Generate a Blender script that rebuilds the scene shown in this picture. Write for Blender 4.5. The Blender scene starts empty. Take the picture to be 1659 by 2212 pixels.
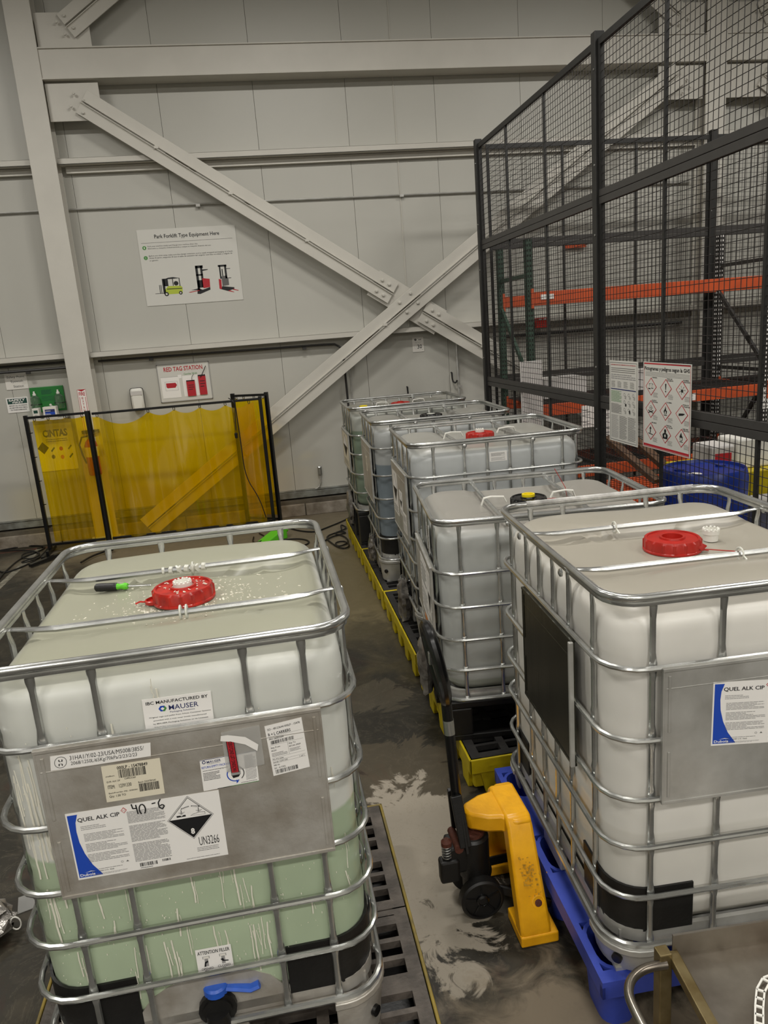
import bpy, bmesh, math, random
from mathutils import Vector, Matrix
import numpy as np

random.seed(7)
sc = bpy.context.scene
COL = sc.collection
PI = math.pi

# ------------------------------------------------------------------ camera
CAM_R = Matrix(((0.9832550190932338, 0.11259003527145164, -0.14329358774120132),
                (-0.16559709920122653, 0.22377724600797555, -0.9604693385142726),
                (-0.07607343208149617, 0.9681152988988372, 0.23867468357960234)))
CAM_P = Vector((0.0, 0.0, 2.33))
F_PX = 1610.35
cam_d = bpy.data.cameras.new('camera')
cam_d.sensor_fit = 'HORIZONTAL'
cam_d.sensor_width = 36.0
cam_d.lens = F_PX / 1659.0 * 36.0
cam_d.clip_start = 0.02
cam_d.clip_end = 100
cam = bpy.data.objects.new('camera', cam_d)
cam.matrix_world = Matrix.Translation(CAM_P) @ CAM_R.to_4x4()
COL.objects.link(cam)
sc.camera = cam

# ------------------------------------------------------------------ world, lamps, exposure
sc.view_settings.view_transform = 'Standard'
sc.view_settings.look = 'None'
sc.view_settings.gamma = 1.0
sc.view_settings.use_curve_mapping = False
sc.view_settings.exposure = 0.0
w = bpy.data.worlds.new('world')
sc.world = w
w.use_nodes = True
w.node_tree.nodes['Background'].inputs[0].default_value = (0.9, 0.93, 1.0, 1)
w.node_tree.nodes['Background'].inputs[1].default_value = 0.15

LAMP_POWER = 1.0
CEIL_Z = 8.6
# (x, y, z, watts)
LAMPS = [(-3.4, -4.6, 4.6, 105), (0.4, -4.6, 4.6, 105), (4.4, -4.6, 4.6, 105), (-3.4, -1.6, 4.9, 85), (0.4, -1.6, 4.9, 85), (4.4, -1.6, 4.9, 85),
         (-3.6, 2.4, 6.4, 75), (0.4, 2.4, 6.4, 75), (4.6, 2.4, 6.4, 75), (-3.6, 5.8, 6.6, 120), (0.8, 5.8, 6.6, 120), (5.2, 5.8, 6.6, 120), (9.4, 5.8, 6.0, 110)]

# ------------------------------------------------------------------ pixel -> place helpers (1659 x 2212 frame)
def ray(u, v):
    return CAM_R @ Vector((u - 829.5, 1106.0 - v, -F_PX))
def on_z(u, v, z=0.0):
    d = ray(u, v); return CAM_P + d * ((z - CAM_P.z) / d.z)
def on_y(u, v, y):
    d = ray(u, v); return CAM_P + d * (y / d.y)
def on_x(u, v, x):
    d = ray(u, v); return CAM_P + d * (x / d.x)
def on_plane(u, v, p0, n):
    d = ray(u, v); return CAM_P + d * ((p0 - CAM_P).dot(n) / d.dot(n))

# ------------------------------------------------------------------ materials
def s2l(c):
    return tuple(((x / 255.0) / 12.92 if x / 255.0 <= 0.04045 else ((x / 255.0 + 0.055) / 1.055) ** 2.4) for x in c) + (1.0,)

def mat(name, rgb, rough=0.5, metal=0.0, noise=0.0, nscale=8.0, bump=0.0, bscale=60.0, rgb2=None, spec=0.5, coat=0.0, emit=None, stretch=None, dust=None):
    m = bpy.data.materials.new(name); m.use_nodes = True
    nt = m.node_tree; N = nt.nodes; L = nt.links
    b = N['Principled BSDF']
    base = s2l(rgb)
    b.inputs['Base Color'].default_value = base
    b.inputs['Roughness'].default_value = rough
    b.inputs['Metallic'].default_value = metal
    b.inputs['Specular IOR Level'].default_value = spec
    b.inputs['Coat Weight'].default_value = coat
    if emit:
        b.inputs['Emission Color'].default_value = s2l(emit[0]); b.inputs['Emission Strength'].default_value = emit[1]
    tc = N.new('ShaderNodeTexCoord')
    src = tc.outputs['Object']
    if stretch:
        mp = N.new('ShaderNodeMapping'); mp.inputs['Scale'].default_value = stretch
        L.new(src, mp.inputs['Vector']); src = mp.outputs['Vector']
    if noise > 0 or rgb2:
        n = N.new('ShaderNodeTexNoise'); n.inputs['Scale'].default_value = nscale; n.inputs['Detail'].default_value = 6
        L.new(src, n.inputs['Vector'])
        r = N.new('ShaderNodeMapRange'); r.inputs['From Min'].default_value = 0.35; r.inputs['From Max'].default_value = 0.68
        L.new(n.outputs['Fac'], r.inputs['Value'])
        mx = N.new('ShaderNodeMix'); mx.data_type = 'RGBA'
        c2 = s2l(rgb2) if rgb2 else tuple(x * (1 - noise) for x in base[:3]) + (1,)
        mx.inputs['A'].default_value = base; mx.inputs['B'].default_value = c2
        L.new(r.outputs['Result'], mx.inputs['Factor'])
        out = mx.outputs['Result']
        if dust:
            g = N.new('ShaderNodeNewGeometry'); sx = N.new('ShaderNodeSeparateXYZ'); L.new(g.outputs['Normal'], sx.inputs[0])
            r2 = N.new('ShaderNodeMapRange'); r2.inputs['From Min'].default_value = 0.6; r2.inputs['From Max'].default_value = 0.95
            r2.inputs['To Max'].default_value = dust[1]
            L.new(sx.outputs['Z'], r2.inputs['Value'])
            m2 = N.new('ShaderNodeMix'); m2.data_type = 'RGBA'; m2.inputs['B'].default_value = s2l(dust[0])
            L.new(r2.outputs['Result'], m2.inputs['Factor']); L.new(out, m2.inputs['A']); out = m2.outputs['Result']
        L.new(out, b.inputs['Base Color'])
    if bump > 0:
        n2 = N.new('ShaderNodeTexNoise'); n2.inputs['Scale'].default_value = bscale; n2.inputs['Detail'].default_value = 4
        L.new(src, n2.inputs['Vector'])
        bp = N.new('ShaderNodeBump'); bp.inputs['Strength'].default_value = bump; bp.inputs['Distance'].default_value = 0.01
        L.new(n2.outputs['Fac'], bp.inputs['Height']); L.new(bp.outputs['Normal'], b.inputs['Normal'])
    return m

M = {}
M['galv'] = mat('galvanised_tube', (206, 207, 204), 0.25, 0.88, 0.3, 9, 0.03, 40)
M['galv_dull'] = mat('galvanised_sheet', (196, 195, 190), 0.4, 0.5, 0.3, 7, 0.15, 30, rgb2=(168, 166, 160))
M['galv_wet'] = mat('splashed_galvanised_sheet', (198, 194, 186), 0.36, 0.5, 0.3, 9, 0.2, 40, rgb2=(166, 158, 146))
M['tape'] = mat('worn_tape', (214, 212, 208), 0.5, 0, 0.4, 18, 0.5, 60, rgb2=(150, 148, 144))
M['steel'] = mat('stainless_steel', (150, 144, 134), 0.28, 0.9, 0.2, 5, 0.06, 25, rgb2=(112, 104, 94))
M['frame_white'] = mat('painted_frame', (202, 198, 188), 0.5, 0, 0.06, 3, 0.05, 90)
M['wall'] = mat('liner_panel', (186, 184, 175), 0.45, 0, 0.05, 0.8, 0.02, 30)
M['ceil'] = mat('ceiling_paint', (200, 198, 190), 0.8)
M['black_pl'] = mat('black_plastic', (22, 21, 20), 0.45, 0, 0.3, 30, 0.1, 90)
M['black_gloss'] = mat('black_gloss', (14, 14, 15), 0.24, 0, 0.2, 20, 0.05, 30, spec=0.6)
M['fence'] = mat('fence_black_paint', (34, 33, 31), 0.5, 0, 0.3, 20)
M['fence_rail'] = mat('fence_rail_paint', (58, 56, 54), 0.45, 0, 0.15, 12)
M['wire'] = mat('fence_wire', (40, 36, 33), 0.5, 0.2)
M['deck_black'] = mat('spill_grate', (42, 40, 38), 0.6, 0, 0.4, 18, 0.2, 60, rgb2=(28, 27, 26))
M['deck_dirty'] = mat('spill_grate_dirty', (66, 60, 54), 0.6, 0, 0.4, 14, 0.3, 60, rgb2=(100, 92, 84))
M['yellow_pl'] = mat('yellow_plastic', (196, 176, 14), 0.45, 0, 0.2, 10, 0.08, 50, rgb2=(166, 146, 16))
M['yellow_dirty'] = mat('dirty_yellow_plastic', (150, 128, 48), 0.5, 0, 0.3, 10, 0.08, 50, rgb2=(104, 92, 52))
M['blue_pl'] = mat('blue_plastic', (62, 82, 186), 0.42, 0, 0.25, 7, 0.1, 40, rgb2=(48, 66, 160))
M['blue_drum'] = mat('drum_blue', (12, 42, 128), 0.35, 0, 0.2, 6)
M['blue_handle'] = mat('handle_blue', (40, 92, 196), 0.4, 0, 0.2, 30)
M['jack_yellow'] = mat('jack_paint', (244, 178, 22), 0.34, 0, 0.12, 14, 0.08, 50, rgb2=(226, 160, 18))
M['jack_worn'] = mat('jack_worn_paint', (190, 142, 34), 0.6)
M['rust'] = mat('rust', (92, 46, 30), 0.7, 0, 0.4, 40, 0.4, 90)
M['red_pl'] = mat('red_plastic', (176, 34, 24), 0.34, 0, 0.2, 20)
M['red_wet'] = mat('splashed_red_plastic', (190, 40, 28), 0.25, 0, 0.2, 24, rgb2=(140, 28, 26))
M['white_pl'] = mat('white_plastic', (222, 220, 212), 0.45)
M['natural_pl'] = mat('natural_nylon', (206, 206, 196), 0.4)
M['yellow_cap'] = mat('yellow_cap', (226, 204, 24), 0.4)
M['orange'] = mat('rack_orange', (198, 84, 42), 0.45, 0, 0.15, 6, 0.05, 40, rgb2=(176, 74, 40))
M['teal'] = mat('rack_green', (50, 74, 60), 0.5, 0, 0.2, 10)
M['rack_dark'] = mat('rack_dark', (46, 44, 42), 0.5, 0, 0.2, 10)
M['concrete_wall'] = mat('curb_concrete', (150, 142, 130), 0.85, 0, 0.3, 6, 0.5, 35, rgb2=(108, 98, 84))
M['grout'] = mat('curb_dark_band', (96, 90, 78), 0.85, 0, 0.3, 6, 0.4, 40, rgb2=(74, 66, 54))  # dark mottled base of the curb and behind the wall panel joints
M['channel'] = mat('base_channel', (142, 145, 140), 0.5, 0.3, 0.4, 9, 0.2, 30, rgb2=(100, 98, 90))
M['rubber'] = mat('black_cord', (16, 15, 14), 0.5)
M['green_pl'] = mat('lime_plastic', (96, 196, 40), 0.4)
M['green_board'] = mat('eyewash_green', (34, 118, 50), 0.4)
M['paper'] = mat('paper', (224, 220, 212), 0.6)
M['paper_bright'] = mat('label_paper', (236, 233, 228), 0.5)
M['paper_dim'] = mat('label_cream', (222, 214, 192), 0.55)
M['poster_grey'] = mat('poster_paper', (206, 204, 196), 0.5)
M['ink'] = mat('ink_black', (16, 16, 18), 0.6)
M['ink_grey'] = mat('ink_grey', (150, 148, 146), 0.6)
M['ink_mid'] = mat('ink_mid', (96, 94, 92), 0.6)
M['ink_red'] = mat('ink_red', (176, 28, 40), 0.6)
M['ink_blue'] = mat('ink_blue', (24, 70, 176), 0.6)
M['ink_navy'] = mat('ink_navy', (34, 44, 96), 0.6)
M['ink_green'] = mat('ink_green', (70, 136, 62), 0.6)
M['ink_lime'] = mat('ink_lime', (176, 190, 60), 0.6)
M['ink_orange'] = mat('ink_orange', (206, 120, 40), 0.6)
M['ink_darkgreen'] = mat('ink_darkgreen', (20, 66, 56), 0.6)
M['wood'] = mat('brown_wood', (92, 66, 44), 0.7, 0, 0.4, 12, 0.2, 40)
M['residue'] = mat('dried_residue', (226, 222, 206), 0.6, 0, 0.1, 30)
M['brass'] = mat('worn_bracket', (132, 118, 84), 0.35, 0.7, 0.4, 14, rgb2=(104, 88, 54))
M['foil'] = mat('crumpled_film', (176, 172, 166), 0.22, 0.55, 0.4, 9, 0.6, 40, rgb2=(70, 62, 54))
M['dirty_pipe'] = mat('caked_pipe_wrap', (150, 144, 130), 0.55, 0, 0.6, 26, 0.6, 40, rgb2=(40, 34, 28), stretch=(1, 1, 0.25))
M['lamp'] = mat('lamp_diffuser', (255, 255, 255), 0.5, emit=((255, 244, 228), 6.0))
M['line_white'] = mat('floor_line_paint', (140, 136, 122), 0.6, 0, 0.5, 16, rgb2=(84, 80, 68))
M['line_red'] = mat('floor_line_red', (96, 50, 38), 0.6, 0, 0.5, 16, rgb2=(60, 48, 38))
M['steel_shaded'] = mat('shaded_sheet', (88, 88, 80), 0.22, 0.9, 0.3, 4, 0.05, 20, rgb2=(70, 70, 62), stretch=(3, 3, 0.4))  # the side plate's dark reflection is put into this sheet's colour
M['gauze'] = mat('grey_sheet', (196, 192, 188), 0.6)

def glassy(name, tint, gloss=0.12, rough=0.12, diffuse=0.0, dcol=(255, 255, 255)):
    m = bpy.data.materials.new(name); m.use_nodes = True
    nt = m.node_tree; N = nt.nodes; L = nt.links
    for n in list(N): N.remove(n)
    o = N.new('ShaderNodeOutputMaterial')
    t = N.new('ShaderNodeBsdfTransparent'); t.inputs[0].default_value = s2l(tint)
    g = N.new('ShaderNodeBsdfGlossy'); g.inputs['Roughness'].default_value = rough; g.inputs['Color'].default_value = (1, 1, 0.9, 1)
    fr = N.new('ShaderNodeLayerWeight'); fr.inputs[0].default_value = 0.5
    pw = N.new('ShaderNodeMath'); pw.operation = 'POWER'; pw.inputs[1].default_value = 4.0; L.new(fr.outputs['Facing'], pw.inputs[0])
    mm = N.new('ShaderNodeMath'); mm.operation = 'MULTIPLY_ADD'; mm.inputs[1].default_value = 0.5; mm.inputs[2].default_value = gloss * 0.5
    L.new(pw.outputs[0], mm.inputs[0])
    last = t.outputs[0]
    if diffuse > 0:
        d = N.new('ShaderNodeBsdfDiffuse'); d.inputs[0].default_value = s2l(dcol)
        tl = N.new('ShaderNodeBsdfTranslucent'); tl.inputs[0].default_value = s2l(dcol)
        ad = N.new('ShaderNodeMixShader'); ad.inputs[0].default_value = 0.5
        L.new(d.outputs[0], ad.inputs[1]); L.new(tl.outputs[0], ad.inputs[2])
        x = N.new('ShaderNodeMixShader'); x.inputs[0].default_value = diffuse
        L.new(t.outputs[0], x.inputs[1]); L.new(ad.outputs[0], x.inputs[2]); last = x.outputs[0]
    mx = N.new('ShaderNodeMixShader')
    L.new(mm.outputs[0], mx.inputs[0]); L.new(last, mx.inputs[1]); L.new(g.outputs[0], mx.inputs[2])
    L.new(mx.outputs[0], o.inputs[0])
    return m
M['curtain'] = glassy('yellow_welding_film', (255, 222, 8), 0.14, 0.12, 0.24, (255, 216, 4))
M['clear_film'] = glassy('clear_film', (250, 250, 250), 0.1, 0.2, 0.3, (236, 236, 234))
M['clear_green'] = glassy('clear_bottle', (200, 226, 208), 0.2, 0.1, 0.2, (190, 214, 196))

def bottle_mat(name, upper, lower, level, top, top_amt=0.9, soft=0.006, rough=0.32):
    m = bpy.data.materials.new(name); m.use_nodes = True
    nt = m.node_tree; N = nt.nodes; L = nt.links
    b = N['Principled BSDF']; b.inputs['Roughness'].default_value = rough
    b.inputs['Specular IOR Level'].default_value = 0.4
    tc = N.new('ShaderNodeTexCoord'); sx = N.new('ShaderNodeSeparateXYZ'); L.new(tc.outputs['Object'], sx.inputs[0])
    nz = N.new('ShaderNodeTexNoise'); nz.inputs['Scale'].default_value = 3.0; nz.inputs['Detail'].default_value = 3; L.new(tc.outputs['Object'], nz.inputs['Vector'])
    r = N.new('ShaderNodeMapRange'); r.inputs['From Min'].default_value = level - soft; r.inputs['From Max'].default_value = level + soft
    L.new(sx.outputs['Z'], r.inputs['Value'])
    mx = N.new('ShaderNodeMix'); mx.data_type = 'RGBA'; mx.inputs['A'].default_value = s2l(lower); mx.inputs['B'].default_value = s2l(upper)
    L.new(r.outputs['Result'], mx.inputs['Factor'])
    # cloudy wall thickness
    m3 = N.new('ShaderNodeMix'); m3.data_type = 'RGBA'; m3.blend_type = 'MULTIPLY'; m3.inputs['Factor'].default_value = 0.35
    cr = N.new('ShaderNodeMapRange'); cr.inputs['From Min'].default_value = 0.3; cr.inputs['From Max'].default_value = 0.7; cr.inputs['To Min'].default_value = 0.62; cr.inputs['To Max'].default_value = 1.0
    L.new(nz.outputs['Fac'], cr.inputs['Value'])
    L.new(mx.outputs['Result'], m3.inputs['A']); L.new(cr.outputs['Result'], m3.inputs['B'])
    # dust that has settled on the upward faces
    g = N.new('ShaderNodeNewGeometry'); sn = N.new('ShaderNodeSeparateXYZ'); L.new(g.outputs['Normal'], sn.inputs[0])
    r2 = N.new('ShaderNodeMapRange'); r2.inputs['From Min'].default_value = 0.45; r2.inputs['From Max'].default_value = 0.95; r2.inputs['To Max'].default_value = top_amt
    L.new(sn.outputs['Z'], r2.inputs['Value'])
    m2 = N.new('ShaderNodeMix'); m2.data_type = 'RGBA'; m2.inputs['B'].default_value = s2l(top)
    L.new(r2.outputs['Result'], m2.inputs['Factor']); L.new(m3.outputs['Result'], m2.inputs['A'])
    L.new(m2.outputs['Result'], b.inputs['Base Color'])
    b.inputs['Subsurface Weight'].default_value = 0.15
    b.inputs['Subsurface Radius'].default_value = (0.06, 0.06, 0.05)
    b.inputs['Subsurface Scale'].default_value = 0.5
    return m

def floor_mat():
    m = bpy.data.materials.new('stained_concrete_floor'); m.use_nodes = True
    nt = m.node_tree; N = nt.nodes; L = nt.links
    b = N['Principled BSDF']
    g = N.new('ShaderNodeNewGeometry')
    pos = g.outputs['Position']
    def noise(scale, detail=8, dist=0.0, rough=0.6):
        n = N.new('ShaderNodeTexNoise'); n.inputs['Scale'].default_value = scale; n.inputs['Detail'].default_value = detail
        n.inputs['Distortion'].default_value = dist; n.inputs['Roughness'].default_value = rough
        L.new(pos, n.inputs['Vector']); return n.outputs['Fac']
    def rng(v, a, b_, c=0.0, d=1.0):
        r = N.new('ShaderNodeMapRange'); r.inputs['From Min'].default_value = a; r.inputs['From Max'].default_value = b_
        r.inputs['To Min'].default_value = c; r.inputs['To Max'].default_value = d; L.new(v, r.inputs['Value']); return r.outputs['Result']
    def mixc(f, a, b_):
        x = N.new('ShaderNodeMix'); x.data_type = 'RGBA'
        L.new(f, x.inputs['Factor'])
        for s, k in ((a, 'A'), (b_, 'B')):
            if isinstance(s, tuple): x.inputs[k].default_value = s2l(s)
            else: L.new(s, x.inputs[k])
        return x.outputs['Result']
    def math_(op, a, b_):
        x = N.new('ShaderNodeMath'); x.operation = op
        for s, i in ((a, 0), (b_, 1)):
            if isinstance(s, (int, float)): x.inputs[i].default_value = s
            else: L.new(s, x.inputs[i])
        return x.outputs[0]
    def blob(cx, cy, rx, ry, edge, amp, nf):
        s = N.new('ShaderNodeVectorMath'); s.operation = 'SUBTRACT'; s.inputs[1].default_value = (cx, cy, 0); L.new(pos, s.inputs[0])
        t = N.new('ShaderNodeVectorMath'); t.operation = 'MULTIPLY'; t.inputs[1].default_value = (1 / rx, 1 / ry, 0); L.new(s.outputs[0], t.inputs[0])
        l = N.new('ShaderNodeVectorMath'); l.operation = 'LENGTH'; L.new(t.outputs[0], l.inputs[0])
        d = math_('ADD', l.outputs['Value'], math_('MULTIPLY', math_('SUBTRACT', nf, 0.5), amp))
        return rng(d, 1.0, 1.0 - edge)
    n1 = noise(1.6, 9, 0.6); n2 = noise(6.0, 8, 1.2); n3 = noise(28, 6, 0.4); n2b = noise(3.6, 10, 1.0, 0.62); n4 = noise(2.3, 10, 2.2, 0.65)
    col = mixc(rng(n1, 0.36, 0.64), (29, 27, 21), (52, 48, 38))
    col = mixc(rng(n2, 0.5, 0.66, 0, 0.6), col, (68, 62, 50))
    col = mixc(rng(n4, 0.56, 0.62, 0, 0.45), col, (56, 38, 29))
    # ochre wash near the back wall
    col = mixc(math_('MULTIPLY', blob(0.7, 7.0, 1.9, 2.3, 0.35, 1.6, n1), 0.85), col, (104, 94, 68))
    col = mixc(math_('MULTIPLY', blob(0.8, 9.0, 4.5, 1.2, 0.35, 1.0, n1), 0.7), col, (126, 116, 96))
    # dark wet strip in the aisle
    col = mixc(math_('MULTIPLY', blob(0.62, 4.75, 0.42, 1.25, 0.3, 1.0, n2), 0.55), col, (28, 26, 20))
    # dried pale residue patches
    pale = blob(0.5, 2.86, 0.25, 0.6, 0.07, 1.9, n2b)
    pale2 = blob(0.5, 3.5, 0.34, 0.35, 0.06, 2.6, n4)
    pale3 = blob(0.72, 1.5, 0.62, 0.72, 0.22, 0.9, n2)
    pale4 = blob(0.45, 4.45, 0.35, 0.2, 0.1, 2.6, n4)
    bad = rng(n2, 0.62, 0.66, 1.0, 0.25)
    col = mixc(math_('MULTIPLY', pale2, 0.4), col, (96, 86, 68))
    col = mixc(math_('MULTIPLY', pale4, 0.35), col, (92, 84, 68))
    col = mixc(math_('MULTIPLY', math_('MULTIPLY', pale, bad), 0.95), col, (152, 144, 130))
    col = mixc(math_('MULTIPLY', pale3, 0.85), col, (124, 112, 94))
    # thin pale tide lines
    vl = math_('ABSOLUTE', math_('SUBTRACT', n4, 0.5), 0.0)
    col = mixc(rng(vl, 0.006, 0.0, 0, 0.3), col, (112, 104, 88))
    col = mixc(rng(n3, 0.6, 0.75, 0, 0.3), col, (88, 80, 66))
    L.new(col, b.inputs['Base Color'])
    b.inputs['Specular IOR Level'].default_value = 0.35
    rr = rng(n1, 0.35, 0.65, 0.4, 0.75)
    rr = math_('ADD', rr, math_('MULTIPLY', pale, 0.25))
    L.new(rr, b.inputs['Roughness'])
    bp = N.new('ShaderNodeBump'); bp.inputs['Strength'].default_value = 0.25; bp.inputs['Distance'].default_value = 0.01
    L.new(math_('ADD', n2, math_('MULTIPLY', n3, 0.4)), bp.inputs['Height']); L.new(bp.outputs['Normal'], b.inputs['Normal'])
    return m
M['floor'] = floor_mat()

# ------------------------------------------------------------------ mesh builder
def wmat(o):
    m = o.matrix_basis.copy()
    while o.parent is not None:
        o = o.parent; m = o.matrix_basis @ m
    return m

class MB:
    def __init__(s): s.v = []; s.f = []; s.m = []; s.cur = 0; s.mats = []
    def use(s, material):
        if material not in s.mats: s.mats.append(material)
        s.cur = s.mats.index(material); return s
    def add(s, vs, fs):
        o = len(s.v); s.v += [Vector(x) for x in vs]
        for f in fs: s.f.append([o + i for i in f]); s.m.append(s.cur)
        return s
    def box(s, c, d, rz=0.0, rot=None):
        hx, hy, hz = d[0] / 2, d[1] / 2, d[2] / 2
        R = rot if rot is not None else Matrix.Rotation(rz, 3, 'Z')
        c = Vector(c)
        vs = [c + R @ Vector((x, y, z)) for x in (-hx, hx) for y in (-hy, hy) for z in (-hz, hz)]
        return s.add(vs, [(0, 1, 3, 2), (4, 6, 7, 5), (0, 4, 5, 1), (2, 3, 7, 6), (0, 2, 6, 4), (1, 5, 7, 3)])
    def bb(s, x0, x1, y0, y1, z0, z1):
        return s.box(((x0 + x1) / 2, (y0 + y1) / 2, (z0 + z1) / 2), (abs(x1 - x0), abs(y1 - y0), abs(z1 - z0)))
    def bar(s, a, b, wd, th, up=(0, 0, 1)):
        a, b = Vector(a), Vector(b); d = b - a; ln = d.length; x = d.normalized()
        upv = Vector(up); y = upv.cross(x)
        if y.length < 1e-6: y = Vector((0, 1, 0)).cross(x)
        y.normalize(); z = x.cross(y)
        R = Matrix((x, y, z)).transposed()
        return s.box((a + b) / 2, (ln, wd, th), rot=R)
    def tube(s, pts, r, seg=8, closed=False, cap=True, ell=None, up=None):
        """r number or list; ell list of (along normal, along binormal) factors"""
        P = [Vector(p) for p in pts]; n = len(P)
        T = []
        for i in range(n):
            if closed: t = P[(i + 1) % n] - P[i - 1]
            else: t = P[min(i + 1, n - 1)] - P[max(i - 1, 0)]
            T.append(t.normalized())
        nv = Vector(up) if up is not None else (Vector((0, 0, 1)) if abs(T[0].z) < 0.9 else Vector((1, 0, 0)))
        vs = []
        for i in range(n):
            nv = nv - T[i] * nv.dot(T[i])
            if nv.length < 1e-6: nv = T[i].orthogonal()
            nv.normalize(); bv = T[i].cross(nv)
            ri = r[i] if isinstance(r, (list, tuple)) else r
            ea, eb = ell[i] if ell else (1, 1)
            for k in range(seg):
                a = 2 * PI * k / seg
                vs.append(P[i] + nv * (math.cos(a) * ri * ea) + bv * (math.sin(a) * ri * eb))
        fs = []
        for i in range(n if closed else n - 1):
            j = (i + 1) % n
            for k in range(seg):
                l = (k + 1) % seg
                fs.append((i * seg + k, i * seg + l, j * seg + l, j * seg + k))
        if cap and not closed:
            fs.append(tuple(range(seg))[::-1]); fs.append(tuple((n - 1) * seg + k for k in range(seg)))
        return s.add(vs, fs)
    def lathe(s, prof, c=(0, 0, 0), seg=24, R=None, mod=None, cap=True):
        c = Vector(c); vs = []
        for (r, z) in prof:
            for k in range(seg):
                a = 2 * PI * k / seg; q = mod(k, r, z) if mod else r
                p = Vector((q * math.cos(a), q * math.sin(a), z))
                vs.append(c + (R @ p if R is not None else p))
        fs = []
        for i in range(len(prof) - 1):
            for k in range(seg):
                l = (k + 1) % seg
                fs.append((i * seg + k, i * seg + l, (i + 1) * seg + l, (i + 1) * seg + k))
        if cap:
            if prof[0][0] > 1e-5: fs.append(tuple(range(seg))[::-1])
            if prof[-1][0] > 1e-5: fs.append(tuple((len(prof) - 1) * seg + k for k in range(seg)))
        return s.add(vs, fs)
    def prism(s, poly, h, F=None):
        """poly list of (x,y), extruded 0..h along z; F maps Vector->Vector"""
        F = F or (lambda p: p)
        n = len(poly)
        vs = [F(Vector((x, y, 0))) for x, y in poly] + [F(Vector((x, y, h))) for x, y in poly]
        fs = [tuple(range(n))[::-1], tuple(range(n, 2 * n))] + [(i, (i + 1) % n, n + (i + 1) % n, n + i) for i in range(n)]
        return s.add(vs, fs)
    def build(s, name, material=None, parent=None, world=False, smooth=True, bevel=0.0, solid=0.0, angle=38, **props):
        me = bpy.data.meshes.new(name)
        vs = s.v
        if world and parent is not None:
            iv = wmat(parent).inverted(); vs = [iv @ v for v in s.v]
        me.from_pydata([tuple(v) for v in vs], [], s.f)
        mats = s.mats if s.mats else [material]
        for m_ in mats: me.materials.append(m_)
        if s.mats: me.polygons.foreach_set('material_index', s.m)
        me.validate(); me.update()
        bm = bmesh.new(); bm.from_mesh(me); bmesh.ops.recalc_face_normals(bm, faces=bm.faces); bm.to_mesh(me); bm.free()
        if smooth:
            me.polygons.foreach_set('use_smooth', [True] * len(me.polygons))
            me.set_sharp_from_angle(angle=math.radians(angle))
        o = bpy.data.objects.new(name, me); COL.objects.link(o)
        if parent is not None: o.parent = parent
        if bevel > 0:
            b = o.modifiers.new('bevel', 'BEVEL'); b.width = bevel; b.segments = 2; b.limit_method = 'ANGLE'; b.angle_limit = math.radians(40)
        if solid: 
            b = o.modifiers.new('solid', 'SOLIDIFY'); b.thickness = solid
        for k, v in props.items(): o[k] = v
        return o

def thing(name, label, cat, loc=(0, 0, 0), rz=0.0, group=None):
    o = bpy.data.objects.new(name, None); COL.objects.link(o)
    o.empty_display_size = 0.05
    o.location = loc; o.rotation_euler = (0, 0, rz)
    o['label'] = label; o['category'] = cat
    if group: o['group'] = group
    return o
def tag(o, label, cat, group=None):
    o['label'] = label; o['category'] = cat
    if group: o['group'] = group
    return o
def recentre(o):
    """put a single mesh thing's origin at its base centre"""
    me = o.data; n = len(me.vertices); co = np.empty(n * 3); me.vertices.foreach_get('co', co); co = co.reshape(-1, 3)
    c = (co.min(0) + co.max(0)) / 2; c[2] = co[:, 2].min()
    co -= c; me.vertices.foreach_set('co', co.ravel()); me.update(); o.location = Vector(c) + o.location
    return o
def copy_tree(o, parent=None):
    c = o.copy(); COL.objects.link(c); c.parent = parent
    for ch in list(o.children): copy_tree(ch, c)
    return c
def arc_rect(hw, hl, r, z, n=5, start=None):
    """closed rounded rectangle path"""
    pts = []
    for cx, cy, a0 in ((hw - r, hl - r, 0), (-hw + r, hl - r, 90), (-hw + r, -hl + r, 180), (hw - r, -hl + r, 270)):
        for k in range(n + 1):
            a = math.radians(a0 + 90 * k / n); pts.append((cx + r * math.cos(a), cy + r * math.sin(a), z))
    return pts

# ------------------------------------------------------------------ flat print
_tc = {}
def glyphs(text, bold=0.0):
    key = (text, bold)
    if key in _tc: return _tc[key]
    cu = bpy.data.curves.new('t', 'FONT'); cu.body = text; cu.resolution_u = 2; cu.offset = bold; cu.fill_mode = 'FRONT'
    ob = bpy.data.objects.new('t', cu)
    me = bpy.data.meshes.new_from_object(ob)
    vs = [(v.co.x, v.co.y) for v in me.vertices]; fs = [tuple(p.vertices) for p in me.polygons]
    bpy.data.objects.remove(ob); bpy.data.curves.remove(cu); bpy.data.meshes.remove(me)
    xs = [v[0] for v in vs] or [0]; ys = [v[1] for v in vs] or [0]
    _tc[key] = (vs, fs, min(xs), max(xs), min(ys), max(ys)); return _tc[key]

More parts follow.
